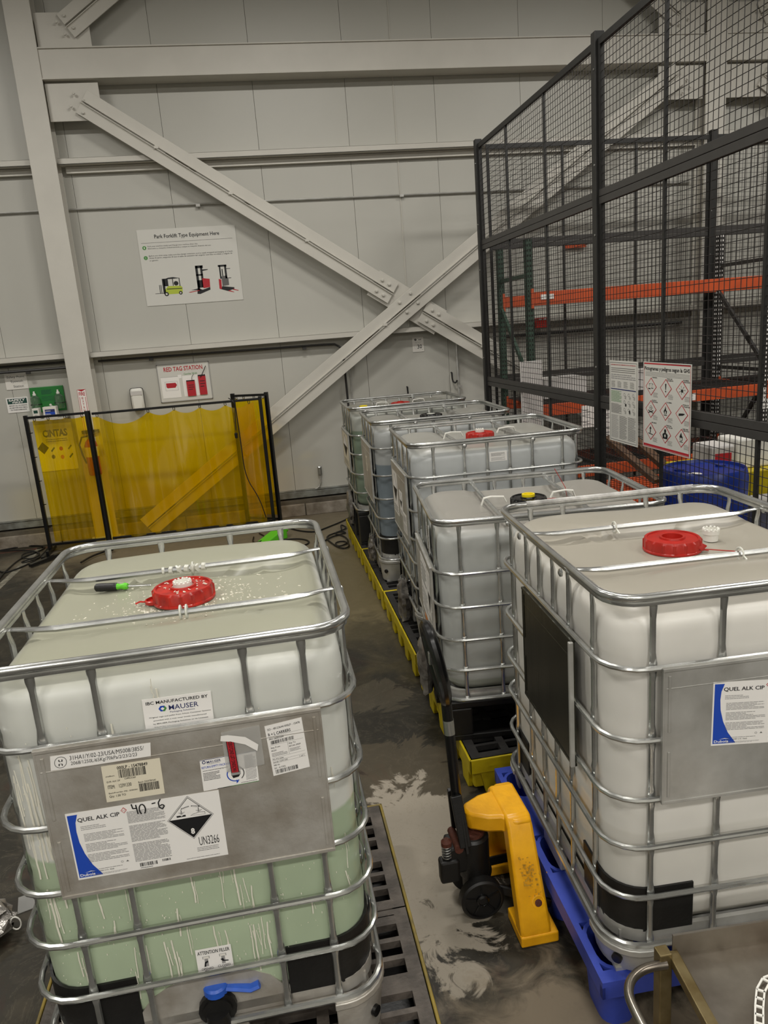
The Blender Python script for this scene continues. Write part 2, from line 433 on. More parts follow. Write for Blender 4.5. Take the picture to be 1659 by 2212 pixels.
class Decal:
    """flat printed sheet: O bottom-left, U along width, V up, n outward; drawing units 0..1 by 0..1"""
    def __init__(s, TL, TR, BL, n_hint, thick=0.0012, lift=0.0005, base=None, corner=0.0):
        s.U = TR - TL; s.Vv = TL - BL; s.O = BL.copy()
        n = s.U.cross(s.Vv).normalized()
        if n.dot(n_hint) < 0: n = -n
        s.n = n; s.b = MB(); s.th = thick; s.l = lift
        s.W = s.U.length; s.H = s.Vv.length
        if base is not None:
            s.b.use(base)
            a = [s.O, s.O + s.U, s.O + s.U + s.Vv, s.O + s.Vv]
            s.b.add(a + [p + n * thick for p in a], [(0, 1, 2, 3), (4, 5, 6, 7), (0, 1, 5, 4), (1, 2, 6, 5), (2, 3, 7, 6), (3, 0, 4, 7)])
    def P(s, x, y, k): return s.O + s.U * x + s.Vv * y + s.n * (s.th + s.l * k)
    def poly(s, pts, m, k=1):
        s.b.use(m); s.b.add([s.P(x, y, k) for x, y in pts], [tuple(range(len(pts)))]); return s
    def rect(s, x0, y0, x1, y1, m, k=1): return s.poly([(x0, y0), (x1, y0), (x1, y1), (x0, y1)], m, k)
    def frame(s, x0, y0, x1, y1, t, m, k=1):
        tx = t; ty = t * s.W / s.H
        s.rect(x0, y0, x1, y0 + ty, m, k); s.rect(x0, y1 - ty, x1, y1, m, k); s.rect(x0, y0, x0 + tx, y1, m, k); s.rect(x1 - tx, y0, x1, y1, m, k)
    def diamond(s, cx, cy, rx, ry, m, k=1): return s.poly([(cx - rx, cy), (cx, cy - ry), (cx + rx, cy), (cx, cy + ry)], m, k)
    def disc(s, cx, cy, rx, ry, m, k=1, n=18): return s.poly([(cx + rx * math.cos(2 * PI * i / n), cy + ry * math.sin(2 * PI * i / n)) for i in range(n)], m, k)
    def ring(s, cx, cy, rx, ry, t, m, k=1, a0=0, a1=360, n=20):
        s.b.use(m)
        for i in range(n):
            p = []
            for q in (i, i + 1):
                a = math.radians(a0 + (a1 - a0) * q / n)
                p.append(((cx + rx * math.cos(a), cy + ry * math.sin(a)), (cx + (rx - t) * math.cos(a), cy + (ry - t * ry / rx) * math.sin(a))))
            s.b.add([s.P(*p[0][0], k), s.P(*p[1][0], k), s.P(*p[1][1], k), s.P(*p[0][1], k)], [(0, 1, 2, 3)])
    def text(s, t, x0, y0, x1, y1, m, bold=0.0, k=2, rot=0):
        vs, fs, a, b_, c, d = glyphs(t, bold)
        if not fs: return s
        s.b.use(m); out = []
        for (x, y) in vs:
            u = (x - a) / max(b_ - a, 1e-6); v = (y - c) / max(d - c, 1e-6)
            if rot == 90: u, v = 1 - v, u
            elif rot == -90: u, v = v, 1 - u
            out.append(s.P(x0 + u * (x1 - x0), y0 + v * (y1 - y0), k))
        s.b.add(out, fs); return s
    def lines(s, x0, y0, x1, y1, n, m, fill=0.5, k=1, seed=1, ragged=0.3, words=True):
        rn = random.Random(seed); h = (y1 - y0) / n
        for i in range(n):
            y = y1 - (i + 1) * h; xe = x1 - (x1 - x0) * (rn.random() * ragged if rn.random() < 0.4 else rn.random() * 0.03)
            x = x0
            if not words: s.rect(x0, y, xe, y + h * fill, m, k); continue
            while x < xe - 1e-6:
                wl = min((x1 - x0) * rn.uniform(0.05, 0.17), xe - x)
                s.rect(x, y, x + wl, y + h * fill, m, k); x += wl + (x1 - x0) * 0.012
    def barcode(s, x0, y0, x1, y1, m, k=1, seed=3, n=32):
        rn = random.Random(seed); ws = [rn.choice((1, 1, 2, 3)) for _ in range(n * 2)]; tot = sum(ws); x = x0
        for i, w_ in enumerate(ws):
            dx = (x1 - x0) * w_ / tot
            if i % 2 == 0: s.rect(x, y0, x + dx, y1, m, k)
            x += dx
    def build(s, name, parent=None, **props):
        o = s.b.build(name, None, parent, world=parent is not None, smooth=False, **props)
        if parent is None: recentre(o)
        return o

# ================================================================== SETTING
b = MB(); b.bb(-9, 13, -7, 9.7, -0.1, 0.0)
o = b.build('floor', M['floor'], smooth=False); o['kind'] = 'structure'
b = MB(); b.bb(-9, 13, -7, 10.2, CEIL_Z, CEIL_Z + 0.1)
o = b.build('ceiling', M['ceil'], smooth=False); o['kind'] = 'structure'
b = MB(); b.bb(-9.1, -9, -7, 10.2, -0.1, CEIL_Z)
o = b.build('wall_left', M['wall'], smooth=False); o['kind'] = 'structure'
b = MB(); b.bb(13, 13.1, -7, 10.2, -0.1, CEIL_Z)
o = b.build('wall_right', M['wall'], smooth=False); o['kind'] = 'structure'
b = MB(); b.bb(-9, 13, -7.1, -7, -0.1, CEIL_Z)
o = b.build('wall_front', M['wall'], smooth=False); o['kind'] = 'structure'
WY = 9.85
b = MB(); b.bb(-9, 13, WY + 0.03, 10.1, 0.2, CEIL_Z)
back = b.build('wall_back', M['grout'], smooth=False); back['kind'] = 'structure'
me_p = None
for i in range(20):
    x0 = -9 + 0.2 + i * 1.1 - 0.1
    b = MB(); b.bb(0.0018, 1.0982, 0, 0.03, 0.23, CEIL_Z)
    if me_p is None:
        o = b.build('wall_panel', M['wall'], back, smooth=False, bevel=0.0015); me_p = o
    else:
        o = me_p.copy(); COL.objects.link(o); o.parent = back
    o.location = (-9.6 + 1.1 * i, WY, 0)
# concrete curb blocks
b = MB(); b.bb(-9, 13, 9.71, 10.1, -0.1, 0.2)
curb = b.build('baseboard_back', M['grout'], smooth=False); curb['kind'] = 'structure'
x = -8.9; k = 0
while x < 12:
    L_ = 1.55
    b = MB(); b.bb(x + 0.006, x + L_ - 0.006, 9.67, 9.72, 0.0, 0.155 + 0.01 * random.random())
    o = b.build('concrete_block', M['concrete_wall'], curb, smooth=False, bevel=0.008)
    x += L_
b = MB(); b.bb(-9, 13, 9.79, 9.86, 0.222, 0.30); b.bb(-9, 13, 9.80, 9.86, 0.305, 0.322)
o = b.build('trim_1', M['channel'], smooth=False, bevel=0.003); o['kind'] = 'structure'
# painted floor lines
def floor_strip(pts, wd, m, name):
    b = MB(); P_ = [on_z(u, v, 0) for u, v in pts]
    for i in range(len(P_) - 1):
        b.bar(P_[i] + Vector((0, 0, 0.0005)), P_[i + 1] + Vector((0, 0, 0.0005)), wd, 0.002)
    return b.build(name, m, smooth=False, kind='structure')
floor_strip([(88, 1183), (-20, 1285)], 0.075, M['line_white'], 'trim_2')
floor_strip([(-20, 1198), (120, 1180)], 0.05, M['line_red'], 'trim_3')

# ---- steel building frame
def frame_thing(name, label, cat='beam', loc=(0, 0, 0)): return thing(name, label, cat, loc)
FY = 9.6   # front face of the frame
def column(cx, label):
    t = thing('steel_column', label, 'column', (cx, FY + 0.12, 0))
    b = MB(); b.bb(-0.14, 0.14, -0.14, -0.12, 0, CEIL_Z); b.bb(-0.14, 0.14, 0.08, 0.10, 0, CEIL_Z); b.bb(-0.008, 0.008, -0.125, 0.09, 0, CEIL_Z)
    b.build('flanges', M['frame_white'], t, smooth=False, bevel=0.003)
    b = MB(); b.bb(-0.2, 0.2, -0.2, 0.14, 0.0, 0.025); b.build('base_plate', M['frame_white'], t, smooth=False)
    for sx in (-0.16, 0.16):
        b = MB(); b.lathe([(0.018, 0.025), (0.018, 0.06), (0.0, 0.06)], (sx, -0.16, 0), 6); b.build('anchor_bolt', M['frame_white'], t)
    return t
C1 = -2.13; C2 = 6.10
col1 = column(C1, 'tall white steel column at the left, carrying the fire extinguisher')
col2 = column(C2, 'tall white steel column seen through the cage wire at the right')
def hbeam(x0, x1, z0, z1, label, y0=FY - 0.02, y1=9.84, name='steel_beam'):
    t = thing(name, label, 'beam', ((x0 + x1) / 2, (y0 + y1) / 2, z0))
    b = MB(); b.bb(x0, x1, y0 + 0.02, y0 + 0.036, z0 + 0.012, z1 - 0.012)
    b.build('web', M['frame_white'], t, True, smooth=False)
    for z in (z0, z1 - 0.014):
        b = MB(); b.bb(x0, x1, y0, y1, z, z + 0.014); b.build('flange', M['frame_white'], t, True, smooth=False, bevel=0.002)
    return t
hbeam(C1 + 0.14, C2 - 0.14, 5.27, 5.59, 'deep white horizontal beam high on the back wall, between the columns')
hbeam(C2 + 0.14, 12, 5.27, 5.59, 'deep white horizontal beam continuing right of the far column')
def girt(x0, x1, z, label):
    t = thing('wall_girt', label, 'beam', ((x0 + x1) / 2, 9.75, z), group=None)
    b = MB(); b.bb(x0, x1, 9.68, 9.695, z, z + 0.068); b.bb(x0, x1, 9.68, 9.85, z + 0.06, z + 0.068); b.bb(x0, x1, 9.68, 9.85, z, z + 0.01)
    b.build('channel', M['frame_white'], t, True, smooth=False, bevel=0.003)
    if z > 3:
        b = MB(); b.bb(x0 + 0.05, x1, 9.79, 9.85, z - 0.075, z - 0.004); b.build('ledge', M['frame_white'], t, True, smooth=False)
    return t
girt(-9, C1 - 0.14, 2.262, 'white girt across the wall left of the column, above the eyewash')
girt(C1 + 0.14, C2 - 0.14, 2.25, 'long low white girt above the red tag board')
girt(-9, C1 - 0.14, 4.42, 'upper white girt at the left edge, left of the column')
girt(C1 + 0.14, C2 - 0.14, 4.42, 'long upper white girt crossing behind the diagonal brace')
girt(C2 + 0.14, 12, 2.25, 'low white girt right of the far column, behind the rack')
girt(C2 + 0.14, 12, 4.42, 'upper white girt right of the far column')

def bolt(b, p, r=0.016): b.lathe([(r, 0), (r, 0.018), (r * 0.55, 0.022), (0, 0.022)], p, 6, R=Matrix.Rotation(PI / 2, 3, 'X'))
def gusset(x0, x1, z0, z1, label, bolts):
    t = thing('gusset_plate', label, 'plate', ((x0 + x1) / 2, FY + 0.05, z0))
    b = MB(); b.bb(x0, x1, FY + 0.052, FY + 0.066, z0, z1); b.build('plate', M['frame_white'], t, True, smooth=False, bevel=0.002)
    for (x, z) in bolts:
        b = MB(); bolt(b, (x, FY + 0.0125, z)); b.build('bolt', M['frame_white'], t, True)
    return t
def brace(p, q, label):
    """double angle brace between two (x, z) points"""
    t = thing('diagonal_brace', label, 'brace', (p[0], FY, p[1]))
    a = Vector((p[0], FY + 0.02, p[1])); c = Vector((q[0], FY + 0.02, q[1])); d = (c - a).normalized(); n = Vector((-d.z, 0, d.x))
    for s in (-1, 1):
        b = MB()
        b.bar(a + n * s * 0.074, c + n * s * 0.074, 0.014, 0.13, up=n)
        b.bar(a + n * s * 0.0135 + Vector((0, -0.0, 0)), c + n * s * 0.0135, 0.055, 0.01, up=n)
        b.build('angle_leg', M['frame_white'], t, True, smooth=False, bevel=0.003)
    for f in (0.22, 0.45, 0.7):
        b = MB(); m_ = a.lerp(c, f) + Vector((0, -0.024, 0)); b.box(m_, (0.05, 0.02, 0.03)); b.build('stitch_bolt', M['frame_white'], t, True)
    return t
XC = (1.95, 2.62)
UL = (-1.62, 5.05); LR = (5.6, 0.25); LL = (-1.62, 0.1); UR = (5.6, 5.15)
def toward(p, q, dist):
    v = Vector((q[0] - p[0], q[1] - p[1])); v.normalize(); return (p[0] + v.x * dist, p[1] + v.y * dist)
brace(UL, toward(XC, UL, 0.22), 'white double angle brace falling from the upper left to the bolted cross')
brace(toward(XC, LR, 0.22), LR, 'white double angle brace falling right from the bolted cross, behind the cage')
bl = brace(LL, UR, 'long white double angle brace rising from behind the yellow curtain to the right')
bl.location.y -= 0.035
t = thing('cross_plate', 'bolted white plate where the two diagonal braces cross', 'plate', (XC[0], FY, XC[1] - 0.3))
d1 = Vector((LR[0] - UL[0], 0, LR[1] - UL[1])).normalized()
b = MB(); c_ = Vector((XC[0], FY + 0.058, XC[1])); b.bar(c_ - d1 * 0.5, c_ + d1 * 0.5, 0.014, 0.34, up=Vector((-d1.z, 0, d1.x)))
b.build('plate', M['frame_white'], t, True, smooth=False, bevel=0.002)
n1 = Vector((-d1.z, 0, d1.x)); d2 = Vector((UR[0] - LL[0], 0, UR[1] - LL[1])).normalized(); n2_ = Vector((-d2.z, 0, d2.x))
for k, (f, s) in enumerate([(-0.42, 1), (-0.32, 1), (-0.42, -1), (-0.32, -1), (0.32, 1), (0.42, 1), (0.32, -1), (0.42, -1)]):
    b = MB(); p_ = Vector((XC[0], FY + 0.012, XC[1])) + d1 * f + n1 * 0.075 * s; bolt(b, p_, 0.02); b.build('bolt', M['frame_white'], t, True)
for f, s in ((-0.09, 1), (0.09, 1), (-0.09, -1), (0.09, -1)):
    b = MB(); p_ = Vector((XC[0], FY - 0.023, XC[1])) + d2 * f + n2_ * 0.075 * s; bolt(b, p_, 0.02); b.build('bolt', M['frame_white'], t, True)
gb = [(-1.72 + 0.03, 5.13), (-1.60, 5.06), (-1.74, 5.0), (-1.62, 4.93)]
gusset(C1 + 0.14, -1.42, 4.86, 5.25, 'square white gusset plate under the beam at the left column', gb)
gusset(C1 + 0.14, -1.42, 5.61, 5.95, 'square white gusset plate above the beam at the left column', [(-1.75, 5.84), (-1.66, 5.9), (-1.68, 5.72), (-1.58, 5.78)])
gusset(5.35, C2 - 0.14, 4.86, 5.25, 'gusset plate under the beam, left of the far column', [(5.62, 5.02), (5.72, 5.08), (5.66, 4.93), (5.76, 4.99)])
gusset(5.35, C2 - 0.14, 5.61, 5.95, 'gusset plate above the beam, left of the far column', [(5.62, 5.84), (5.72, 5.76), (5.5, 5.8), (5.6, 5.7)])
gusset(C2 + 0.14, 7.2, 4.86, 5.25, 'gusset plate under the beam, right of the far column', [(6.8, 5.1), (6.9, 5.04), (6.78, 4.98), (6.88, 4.92)])
gusset(C2 + 0.14, 7.2, 5.61, 5.95, 'gusset plate above the beam, right of the far column', [(6.7, 5.75), (6.8, 5.8), (6.65, 5.83), (6.75, 5.88)])
brace((-1.66, 5.8), (XC[0], 8.3), 'white double angle brace rising from the gusset above the beam at the left')
brace((5.6, 5.8), (XC[0] + 0.3, 8.3), 'white double angle brace rising to the top edge above the cage')
brace((6.78, 5.1), (12, 1.6), 'white double angle brace falling right of the far column')
brace((6.72, 5.8), (11, 8.3), 'white double angle brace rising right of the far column')

# ---- lamps added outside the frame to light the tank fronts and wall
for (lx, ly, lz, lw) in LAMPS:
    t = thing('added_lamp', 'long white lamp added above the hall for its light, out of the picture', 'lamp', (lx, ly, lz), group='lamps added above the hall')
    b = MB(); b.bb(-0.75, 0.75, -0.2, 0.2, 0.02, 0.1); b.build('housing', M['frame_white'], t, smooth=False)
    b = MB(); b.bb(-0.72, 0.72, -0.17, 0.17, 0.0, 0.018); b.build('diffuser', M['lamp'], t, smooth=False)
    for sx in (-0.6, 0.6):
        b = MB(); b.tube([(sx, 0, 0.1), (sx, 0, CEIL_Z - lz)], 0.004, 5); b.build('hanger', M['galv'], t)
    ld = bpy.data.lights.new('lamp_light', 'AREA'); ld.shape = 'RECTANGLE'; ld.size = 1.4; ld.size_y = 0.32; ld.energy = lw * LAMP_POWER; ld.color = (1.0, 0.975, 0.925)
    lo = bpy.data.objects.new('lamp_light', ld); COL.objects.link(lo); lo.parent = t; lo.location = (0, 0, -0.02)

# ================================================================== TANKS (cage, bottle, lid, base)
HWT, HLT = 0.487, 0.592
def ring_path(hw, hl, r, z, ks=12, kl=14, n=6):
    r = max(min(r, hw * 0.98, hl * 0.98), 0.004); out = []
    cs = [(hw - r, -hl + r, -90), (hw - r, hl - r, 0), (-hw + r, hl - r, 90), (-hw + r, -hl + r, 180)]
    for i, (cx, cy, a0) in enumerate(cs):
        for k in range(n + 1):
            a = math.radians(a0 + 90 * k / n); out.append((cx + r * math.cos(a), cy + r * math.sin(a), z))
        e = out[-1]; nx, ny, na = cs[(i + 1) % 4]
        s = (nx + r * math.cos(math.radians(na)), ny + r * math.sin(math.radians(na)))
        kk = kl if i % 2 == 0 else ks
        for k in range(1, kk): out.append((e[0] + (s[0] - e[0]) * k / kk, e[1] + (s[1] - e[1]) * k / kk, z))
    return out

def top_h(x, y):
    ay = abs(y); c = min(1.0, max(0.0, (ay - 0.17) / 0.1)); c = c * c * (3 - 2 * c)
    h = (1 - c) * (-0.026 + 0.004 * math.sin(x * 9) * math.cos(y * 8)) + c * 0.017 * max(0, 1 - ((ay - 0.40) / 0.17) ** 2)
    h += -0.024 * math.exp(-((ay - 0.229) / 0.024) ** 2)
    h *= max(0.0, 1 - (abs(x) / 0.47) ** 6)
    return h + (0.004 * math.sin(7 * x + 3 * y + 1) + 0.0025 * math.sin(5 * y - 9 * x)) * (1 - (abs(x) / 0.47) ** 2)
def bottle(parent, z0, zt, levels, material, name='bottle'):
    hw, hl, R_ = 0.463, 0.568, 0.13
    rows = [(z0, 0.05, 0), (z0 + 0.012, 0.02, 0), (z0 + 0.04, 0.004, 0)]
    lv = sorted([z0 + 0.05] + [l for l in levels if z0 + 0.06 < l < zt - 0.12]) + [zt - 0.075]
    for i in range(len(lv) - 1):
        n_ = 7
        for k in range(n_):
            f = k / n_; rows.append((lv[i] + (lv[i + 1] - lv[i]) * f, -0.0035 * math.sin(PI * f) if f > 0 else 0.0, 0))
    for k in range(8):
        a = PI / 2 * k / 7; rows.append((zt - 0.075 + 0.075 * math.sin(a), 0.075 * (1 - math.cos(a)) * 0.95, 0 if k < 4 else (k - 3) / 4))
    for i_ in (0.095, 0.125, 0.16, 0.2, 0.25, 0.3, 0.35, 0.4, 0.44): rows.append((zt, i_, 1))
    vs = []; fs = []
    for (z, ins, w_) in rows:
        for (x, y, _) in ring_path(hw - ins, hl - ins, R_ - ins * 0.6, z):
            zz = z
            if w_ > 0:
                h = top_h(x, y)
                zz += h * w_
            vs.append((x, y, zz))
    n = len(ring_path(hw, hl, R_, 0))
    for i in range(len(rows) - 1):
        for k in range(n):
            l = (k + 1) % n; fs.append((i * n + k, i * n + l, (i + 1) * n + l, (i + 1) * n + k))
    fs.append(tuple(range(n))[::-1]); fs.append(tuple((len(rows) - 1) * n + k for k in range(n)))
    b = MB(); b.add(vs, fs)
    return b.build(name, material, parent, angle=60)

def vbar(parent, x, y, z0, z1, levels, inward, name='vertical_bar'):
    """inward: unit vector pointing into the cage"""
    st = [z0]; ce = sorted([l for l in levels if z0 < l < z1])
    zs = []; ells = []
    def add(z, e): zs.append(z); ells.append(e)
    add(z0, (0.45, 1.35)); add(z0 + 0.02, (0.55, 1.25)); add(z0 + 0.04, (1, 1))
    for l in ce:
        add(l - 0.045, (1, 1)); add(l - 0.028, (0.75, 1.15)); add(l - 0.01, (0.4, 1.35)); add(l + 0.01, (0.4, 1.35)); add(l + 0.028, (0.75, 1.15)); add(l + 0.045, (1, 1))
    add(z1 - 0.05, (1, 1)); add(z1 - 0.02, (0.5, 1.35)); add(z1, (0.4, 1.35))
    iv = Vector(inward); pts = []
    for z, e in zip(zs, ells): pts.append(Vector((x, y, z)) + iv * (0.012 + (0.0 if e[0] > 0.9 else -0.004)))
    b = MB(); b.tube(pts, 0.0092, 8, ell=ells, up=iv)
    return b.build(name, M['galv'], parent)

def lid(parent, c, material, r=0.097, h=0.05, hole=False):
    b = MB(); b.lathe([(0.088, -0.012), (0.088, 0.004), (0.1, 0.004), (0.1, 0.01)], c, 32)
    b.build('neck_collar', M['natural_pl'], parent)
    def mod(k, rr, z): return rr + (0.005 if (k % 6 < 1 and 0.012 < z < h * 0.9 and rr > r * 0.9) else 0)
    prof = [(r * 1.05, 0.004), (r * 1.05, 0.010), (r, 0.0125), (r, h * 0.85), (r * 0.97, h), (r * 0.9, h), (r * 0.885, h - 0.005), (0.045, h - 0.004), (0.043, h + 0.003), (0.036, h + 0.003), (0.034, h - 0.02 if hole else h - 0.002), (0.0, h - 0.02 if hole else h - 0.002)]
    b = MB(); b.lathe(prof, c, 96, mod=mod)
    o = b.build('lid', material, parent, angle=30)
    return o
def vent_plug(parent, c, material, r=0.028, h=0.016, teeth=True, name='vent_plug'):
    b = MB()
    def mod(k, rr, z): return rr
    b.lathe([(r, 0), (r, h), (r * 0.72, h), (r * 0.7, h * 0.3), (0, h * 0.3)], c, 24)
    if teeth:
        for k in range(12):
            a = 2 * PI * k / 12; b.lathe([(0.0042, h), (0.0042, h + 0.005), (0, h + 0.007)], Vector(c) + Vector((math.cos(a) * r * 0.86, math.sin(a) * r * 0.86, 0)), 6)
    return b.build(name, material, parent)
def tie(parent, c, ax=(0, 1, 0), r=0.02, name='cable_tie'):
    """flat nylon loop around a tube"""
    a = Vector(ax).normalized(); up = Vector((0, 0, 1)); pts = [Vector(c) + a * (math.cos(t) * r) + up * (math.sin(t) * r) for t in [2 * PI * k / 12 for k in range(12)]]
    b = MB(); b.tube(pts, 0.0035, 6, closed=True)
    b.bar(Vector(c) + a * r + up * 0.0, Vector(c) + a * (r + 0.028) - up * 0.012, 0.005, 0.003)
    return b.build(name, M['natural_pl'], parent)
def strap_lug(parent, c, s):
    """white moulded lug that hooks a cross bar beside the neck; s = +-1 along local y"""
    b = MB(); x, y, z = c
    pts = [(x, y - 0.075 * s, z - 0.01), (x, y - 0.06 * s, z + 0.02), (x, y + 0.01 * s, z + 0.026), (x, y + 0.05 * s, z + 0.02), (x, y + 0.065 * s, z - 0.02)]
    b.tube(pts, 0.008, 6, ell=[(0.6, 1.6)] * 5)
    return b.build('bar_lug', M['white_pl'], parent)

def corner_strip(b, hw, hl, r, z0, z1, ext, th, sx, sy, flare=0.0, n=7):
    """curved wall hugging one cage corner"""
    pts = []
    cx, cy = (hw - r), (hl - r)
    pts.append((hw, cy - ext))
    for k in range(n + 1):
        a = PI / 2 * k / n; pts.append((cx + r * math.cos(a), cy + r * math.sin(a)))
    pts.append((cx - ext, hl))
    vs = []
    m = len(pts)
    for (z, off, fl) in ((z0, 0, flare), (z1, 0, 0), (z0, -th, flare), (z1, -th, 0)):
        for i, (x, y) in enumerate(pts):
            dx = 1 if i <= 0 else (0 if i >= m - 1 else math.cos(PI / 2 * (i - 1) / n)); dy = 0 if i <= 0 else (1 if i >= m - 1 else math.sin(PI / 2 * (i - 1) / n))
            o_ = off - fl
            vs.append((sx * (x + dx * o_), sy * (y + dy * o_), z))
    fs = []
    for i in range(m - 1):
        fs += [(i, i + 1, m + i + 1, m + i), (2 * m + i, 3 * m + i, 3 * m + i + 1, 2 * m + i + 1), (m + i, m + i + 1, 3 * m + i + 1, 3 * m + i), (i, 2 * m + i, 2 * m + i + 1, i + 1)]
    fs += [(0, m, 3 * m, 2 * m), (m - 1, 3 * m - 1, 4 * m - 1, 2 * m - 1)]
    b.add(vs, fs)

def make_tank(label, loc, rz, ring_z, rim_z, drops, bmat, front, rear, side=(-0.434, -0.2288, -0.0758, 0.0758, 0.2288, 0.434),
              base='steel', lid_mat=None, lid_h=0.05, hole=False, lugs=False, pads=True, cross_z=0.028, dirty=False):
    t = thing('tank_container', label, 'tank', loc, rz, 'caged liquid tanks')
    G = M['galv']
    levels = [rim_z - d for d in drops]
    b = MB(); b.tube(arc_rect(HWT, HLT, 0.10, rim_z), 0.0122, 10, closed=True); b.tube(arc_rect(HWT - 0.002, HLT - 0.002, 0.10, rim_z - 0.019), 0.0075, 8, closed=True, ell=[(1.2, 0.7)] * 24)
    b.build('top_rim', G, t)
    for l in levels:
        b = MB(); b.tube(arc_rect(HWT + 0.004, HLT + 0.004, 0.12, l), 0.0088, 8, closed=True); b.build('horizontal_tube', G, t)
    b = MB(); b.tube(arc_rect(HWT + 0.004, HLT + 0.004, 0.12, ring_z), 0.0108, 8, closed=True); b.build('base_ring', G, t)
    for x in front: vbar(t, x, -HLT, ring_z, rim_z - 0.02, levels, (0, 1, 0))
    for x in rear: vbar(t, x, HLT, ring_z, rim_z - 0.02, levels, (0, -1, 0))
    for y in side:
        for s in (-1, 1): vbar(t, s * HWT, y, ring_z, rim_z - 0.02, levels, (-s, 0, 0))
    for y in (-0.2288, 0.2288):
        xs = [-HWT, -HWT + 0.02, -HWT + 0.09, -HWT + 0.14, HWT - 0.14, HWT - 0.09, HWT - 0.02, HWT]
        zz = [rim_z - 0.02, rim_z - 0.022, rim_z - cross_z - 0.004, rim_z - cross_z - 0.008, rim_z - cross_z - 0.008, rim_z - cross_z - 0.004, rim_z - 0.022, rim_z - 0.02]
        b = MB(); b.tube([(x, y, z) for x, z in zip(xs, zz)], 0.0105, 8, ell=[(0.35, 1.4), (0.4, 1.3), (0.8, 1.1), (1, 1), (1, 1), (0.8, 1.1), (0.4, 1.3), (0.35, 1.4)], up=(0, 0, 1))
        o = b.build('cross_bar', G, t)
        for s in (-1, 1):
            b = MB(); b.lathe([(0.014, 0), (0.014, 0.006), (0.007, 0.010), (0, 0.010)], (s * (HWT + 0.012), y, rim_z - 0.03), 10, R=Matrix.Rotation(s * PI / 2, 3, 'Y')); b.build('bolt_head', G, o)
    bottom = ring_z + 0.03
    zt = rim_z - 0.052
    bot = bottle(t, bottom, zt, levels, bmat)
    zt -= 0.028
    GD = M['galv_wet'] if dirty else M['galv_dull']
    b = MB()
    for z, i_ in ((ring_z + 0.008, 0.012), (ring_z + 0.064, 0.012)): pass
    p0 = ring_path(HWT - 0.018, HLT - 0.018, 0.12, ring_z - 0.008); p1 = [(x, y, ring_z + 0.038) for x, y, z in p0]; n = len(p0)
    p2 = [(x * 0.975, y * 0.98, ring_z + 0.042) for x, y, z in p0]; p3 = [(x * 0.975, y * 0.98, ring_z + 0.0) for x, y, z in p0]
    b.add(p0 + p1 + p2 + p3, [(j * n + k, j * n + (k + 1) % n, (j + 1) * n + (k + 1) % n, (j + 1) * n + k) for j in range(3) for k in range(n)] + [tuple(3 * n + k for k in range(n)), tuple(range(n))[::-1]])
    b.build('base_tray', GD, t, angle=35)
    if pads:
        for sx in (-1, 1):
            for sy in (-1, 1):
                b = MB(); corner_strip(b, HWT - 0.016, HLT - 0.016, 0.125, ring_z + 0.03, levels[-1] + 0.014, 0.135, 0.008, sx, sy, flare=0.002)
                b.build('corner_pad', M['black_pl'], t)
    if base == 'steel':
        for sx in (-1, 1):
            for sy in (-1, 1):
                b = MB(); corner_strip(b, HWT + 0.012, HLT + 0.012, 0.13, 0.006, ring_z - 0.008, 0.03, 0.01, sx, sy, flare=0.02)
                corner_strip(b, HWT + 0.016, HLT + 0.016, 0.132, ring_z - 0.035, ring_z - 0.012, 0.035, 0.012, sx, sy)
                o = b.build('corner_foot', GD, t, bevel=0.003)
                c_ = Vector((sx * (HWT - 0.038 + 0.006), sy * (HLT - 0.038 + 0.006), ring_z * 0.48)); dr = Vector((sx, sy, 0)).normalized()
                b = MB(); b.lathe([(0.017, 0), (0.017, 0.012), (0, 0.012)], c_ + dr * -0.002 + dr * 0.0, 14, R=Vector((0, 0, 1)).rotation_difference(dr).to_matrix()); b.build('hole', M['black_gloss'], o)
        for (x, y, dx, dy) in ((0, -HLT, 0.16, 0.03), (0, HLT, 0.16, 0.03), (-HWT, 0, 0.03, 0.2), (HWT, 0, 0.03, 0.2)):
            b = MB(); b.box((x * 0.955, y * 0.955, ring_z / 2), (dx, dy, ring_z - 0.02))
            b.build('middle_foot', GD, t, bevel=0.006)
        b = MB(); b.bb(-0.44, 0.44, -0.54, 0.54, ring_z - 0.02, ring_z + 0.02); b.bb(-0.46, -0.36, -0.56, 0.56, 0, 0.012); b.bb(0.36, 0.46, -0.56, 0.56, 0, 0.012)
        b.build('base_plate', GD, t, smooth=False)
    else:
        b = MB(); b.bb(-0.49, 0.49, -0.595, 0.595, ring_z - 0.05, ring_z - 0.012); b.build('pallet_deck', M['black_pl'], t, smooth=False, bevel=0.006)
        for x in (-0.42, 0, 0.42):
            for y in (-0.52, 0, 0.52):
                b = MB(); b.bb(x - 0.07, x + 0.07, y - 0.07, y + 0.07, 0.03, ring_z - 0.05); b.build('pallet_block', M['black_pl'], t, smooth=False, bevel=0.008)
            b = MB(); b.bb(x - 0.065, x + 0.065, -0.59, 0.59, 0, 0.03); b.build('pallet_runner', M['black_pl'], t, smooth=False, bevel=0.004)
    # discharge valve on the local -y face
    v = MB(); zc = ring_z + 0.045
    v.tube([(0, -0.50, zc), (0, -0.60, zc)], 0.042, 16); v.tube([(0, -0.575, zc), (0, -0.592, zc)], 0.055, 16)
    v.tube([(0, -0.596, zc + 0.0), (0, -0.60, zc - 0.07)], 0.034, 14)
    vo = v.build('valve', M['black_pl'], t)
    v = MB(); v.lathe([(0.036, 0), (0.036, 0.02), (0.03, 0.026), (0, 0.027)], (0, -0.566, zc + 0.045), 20)
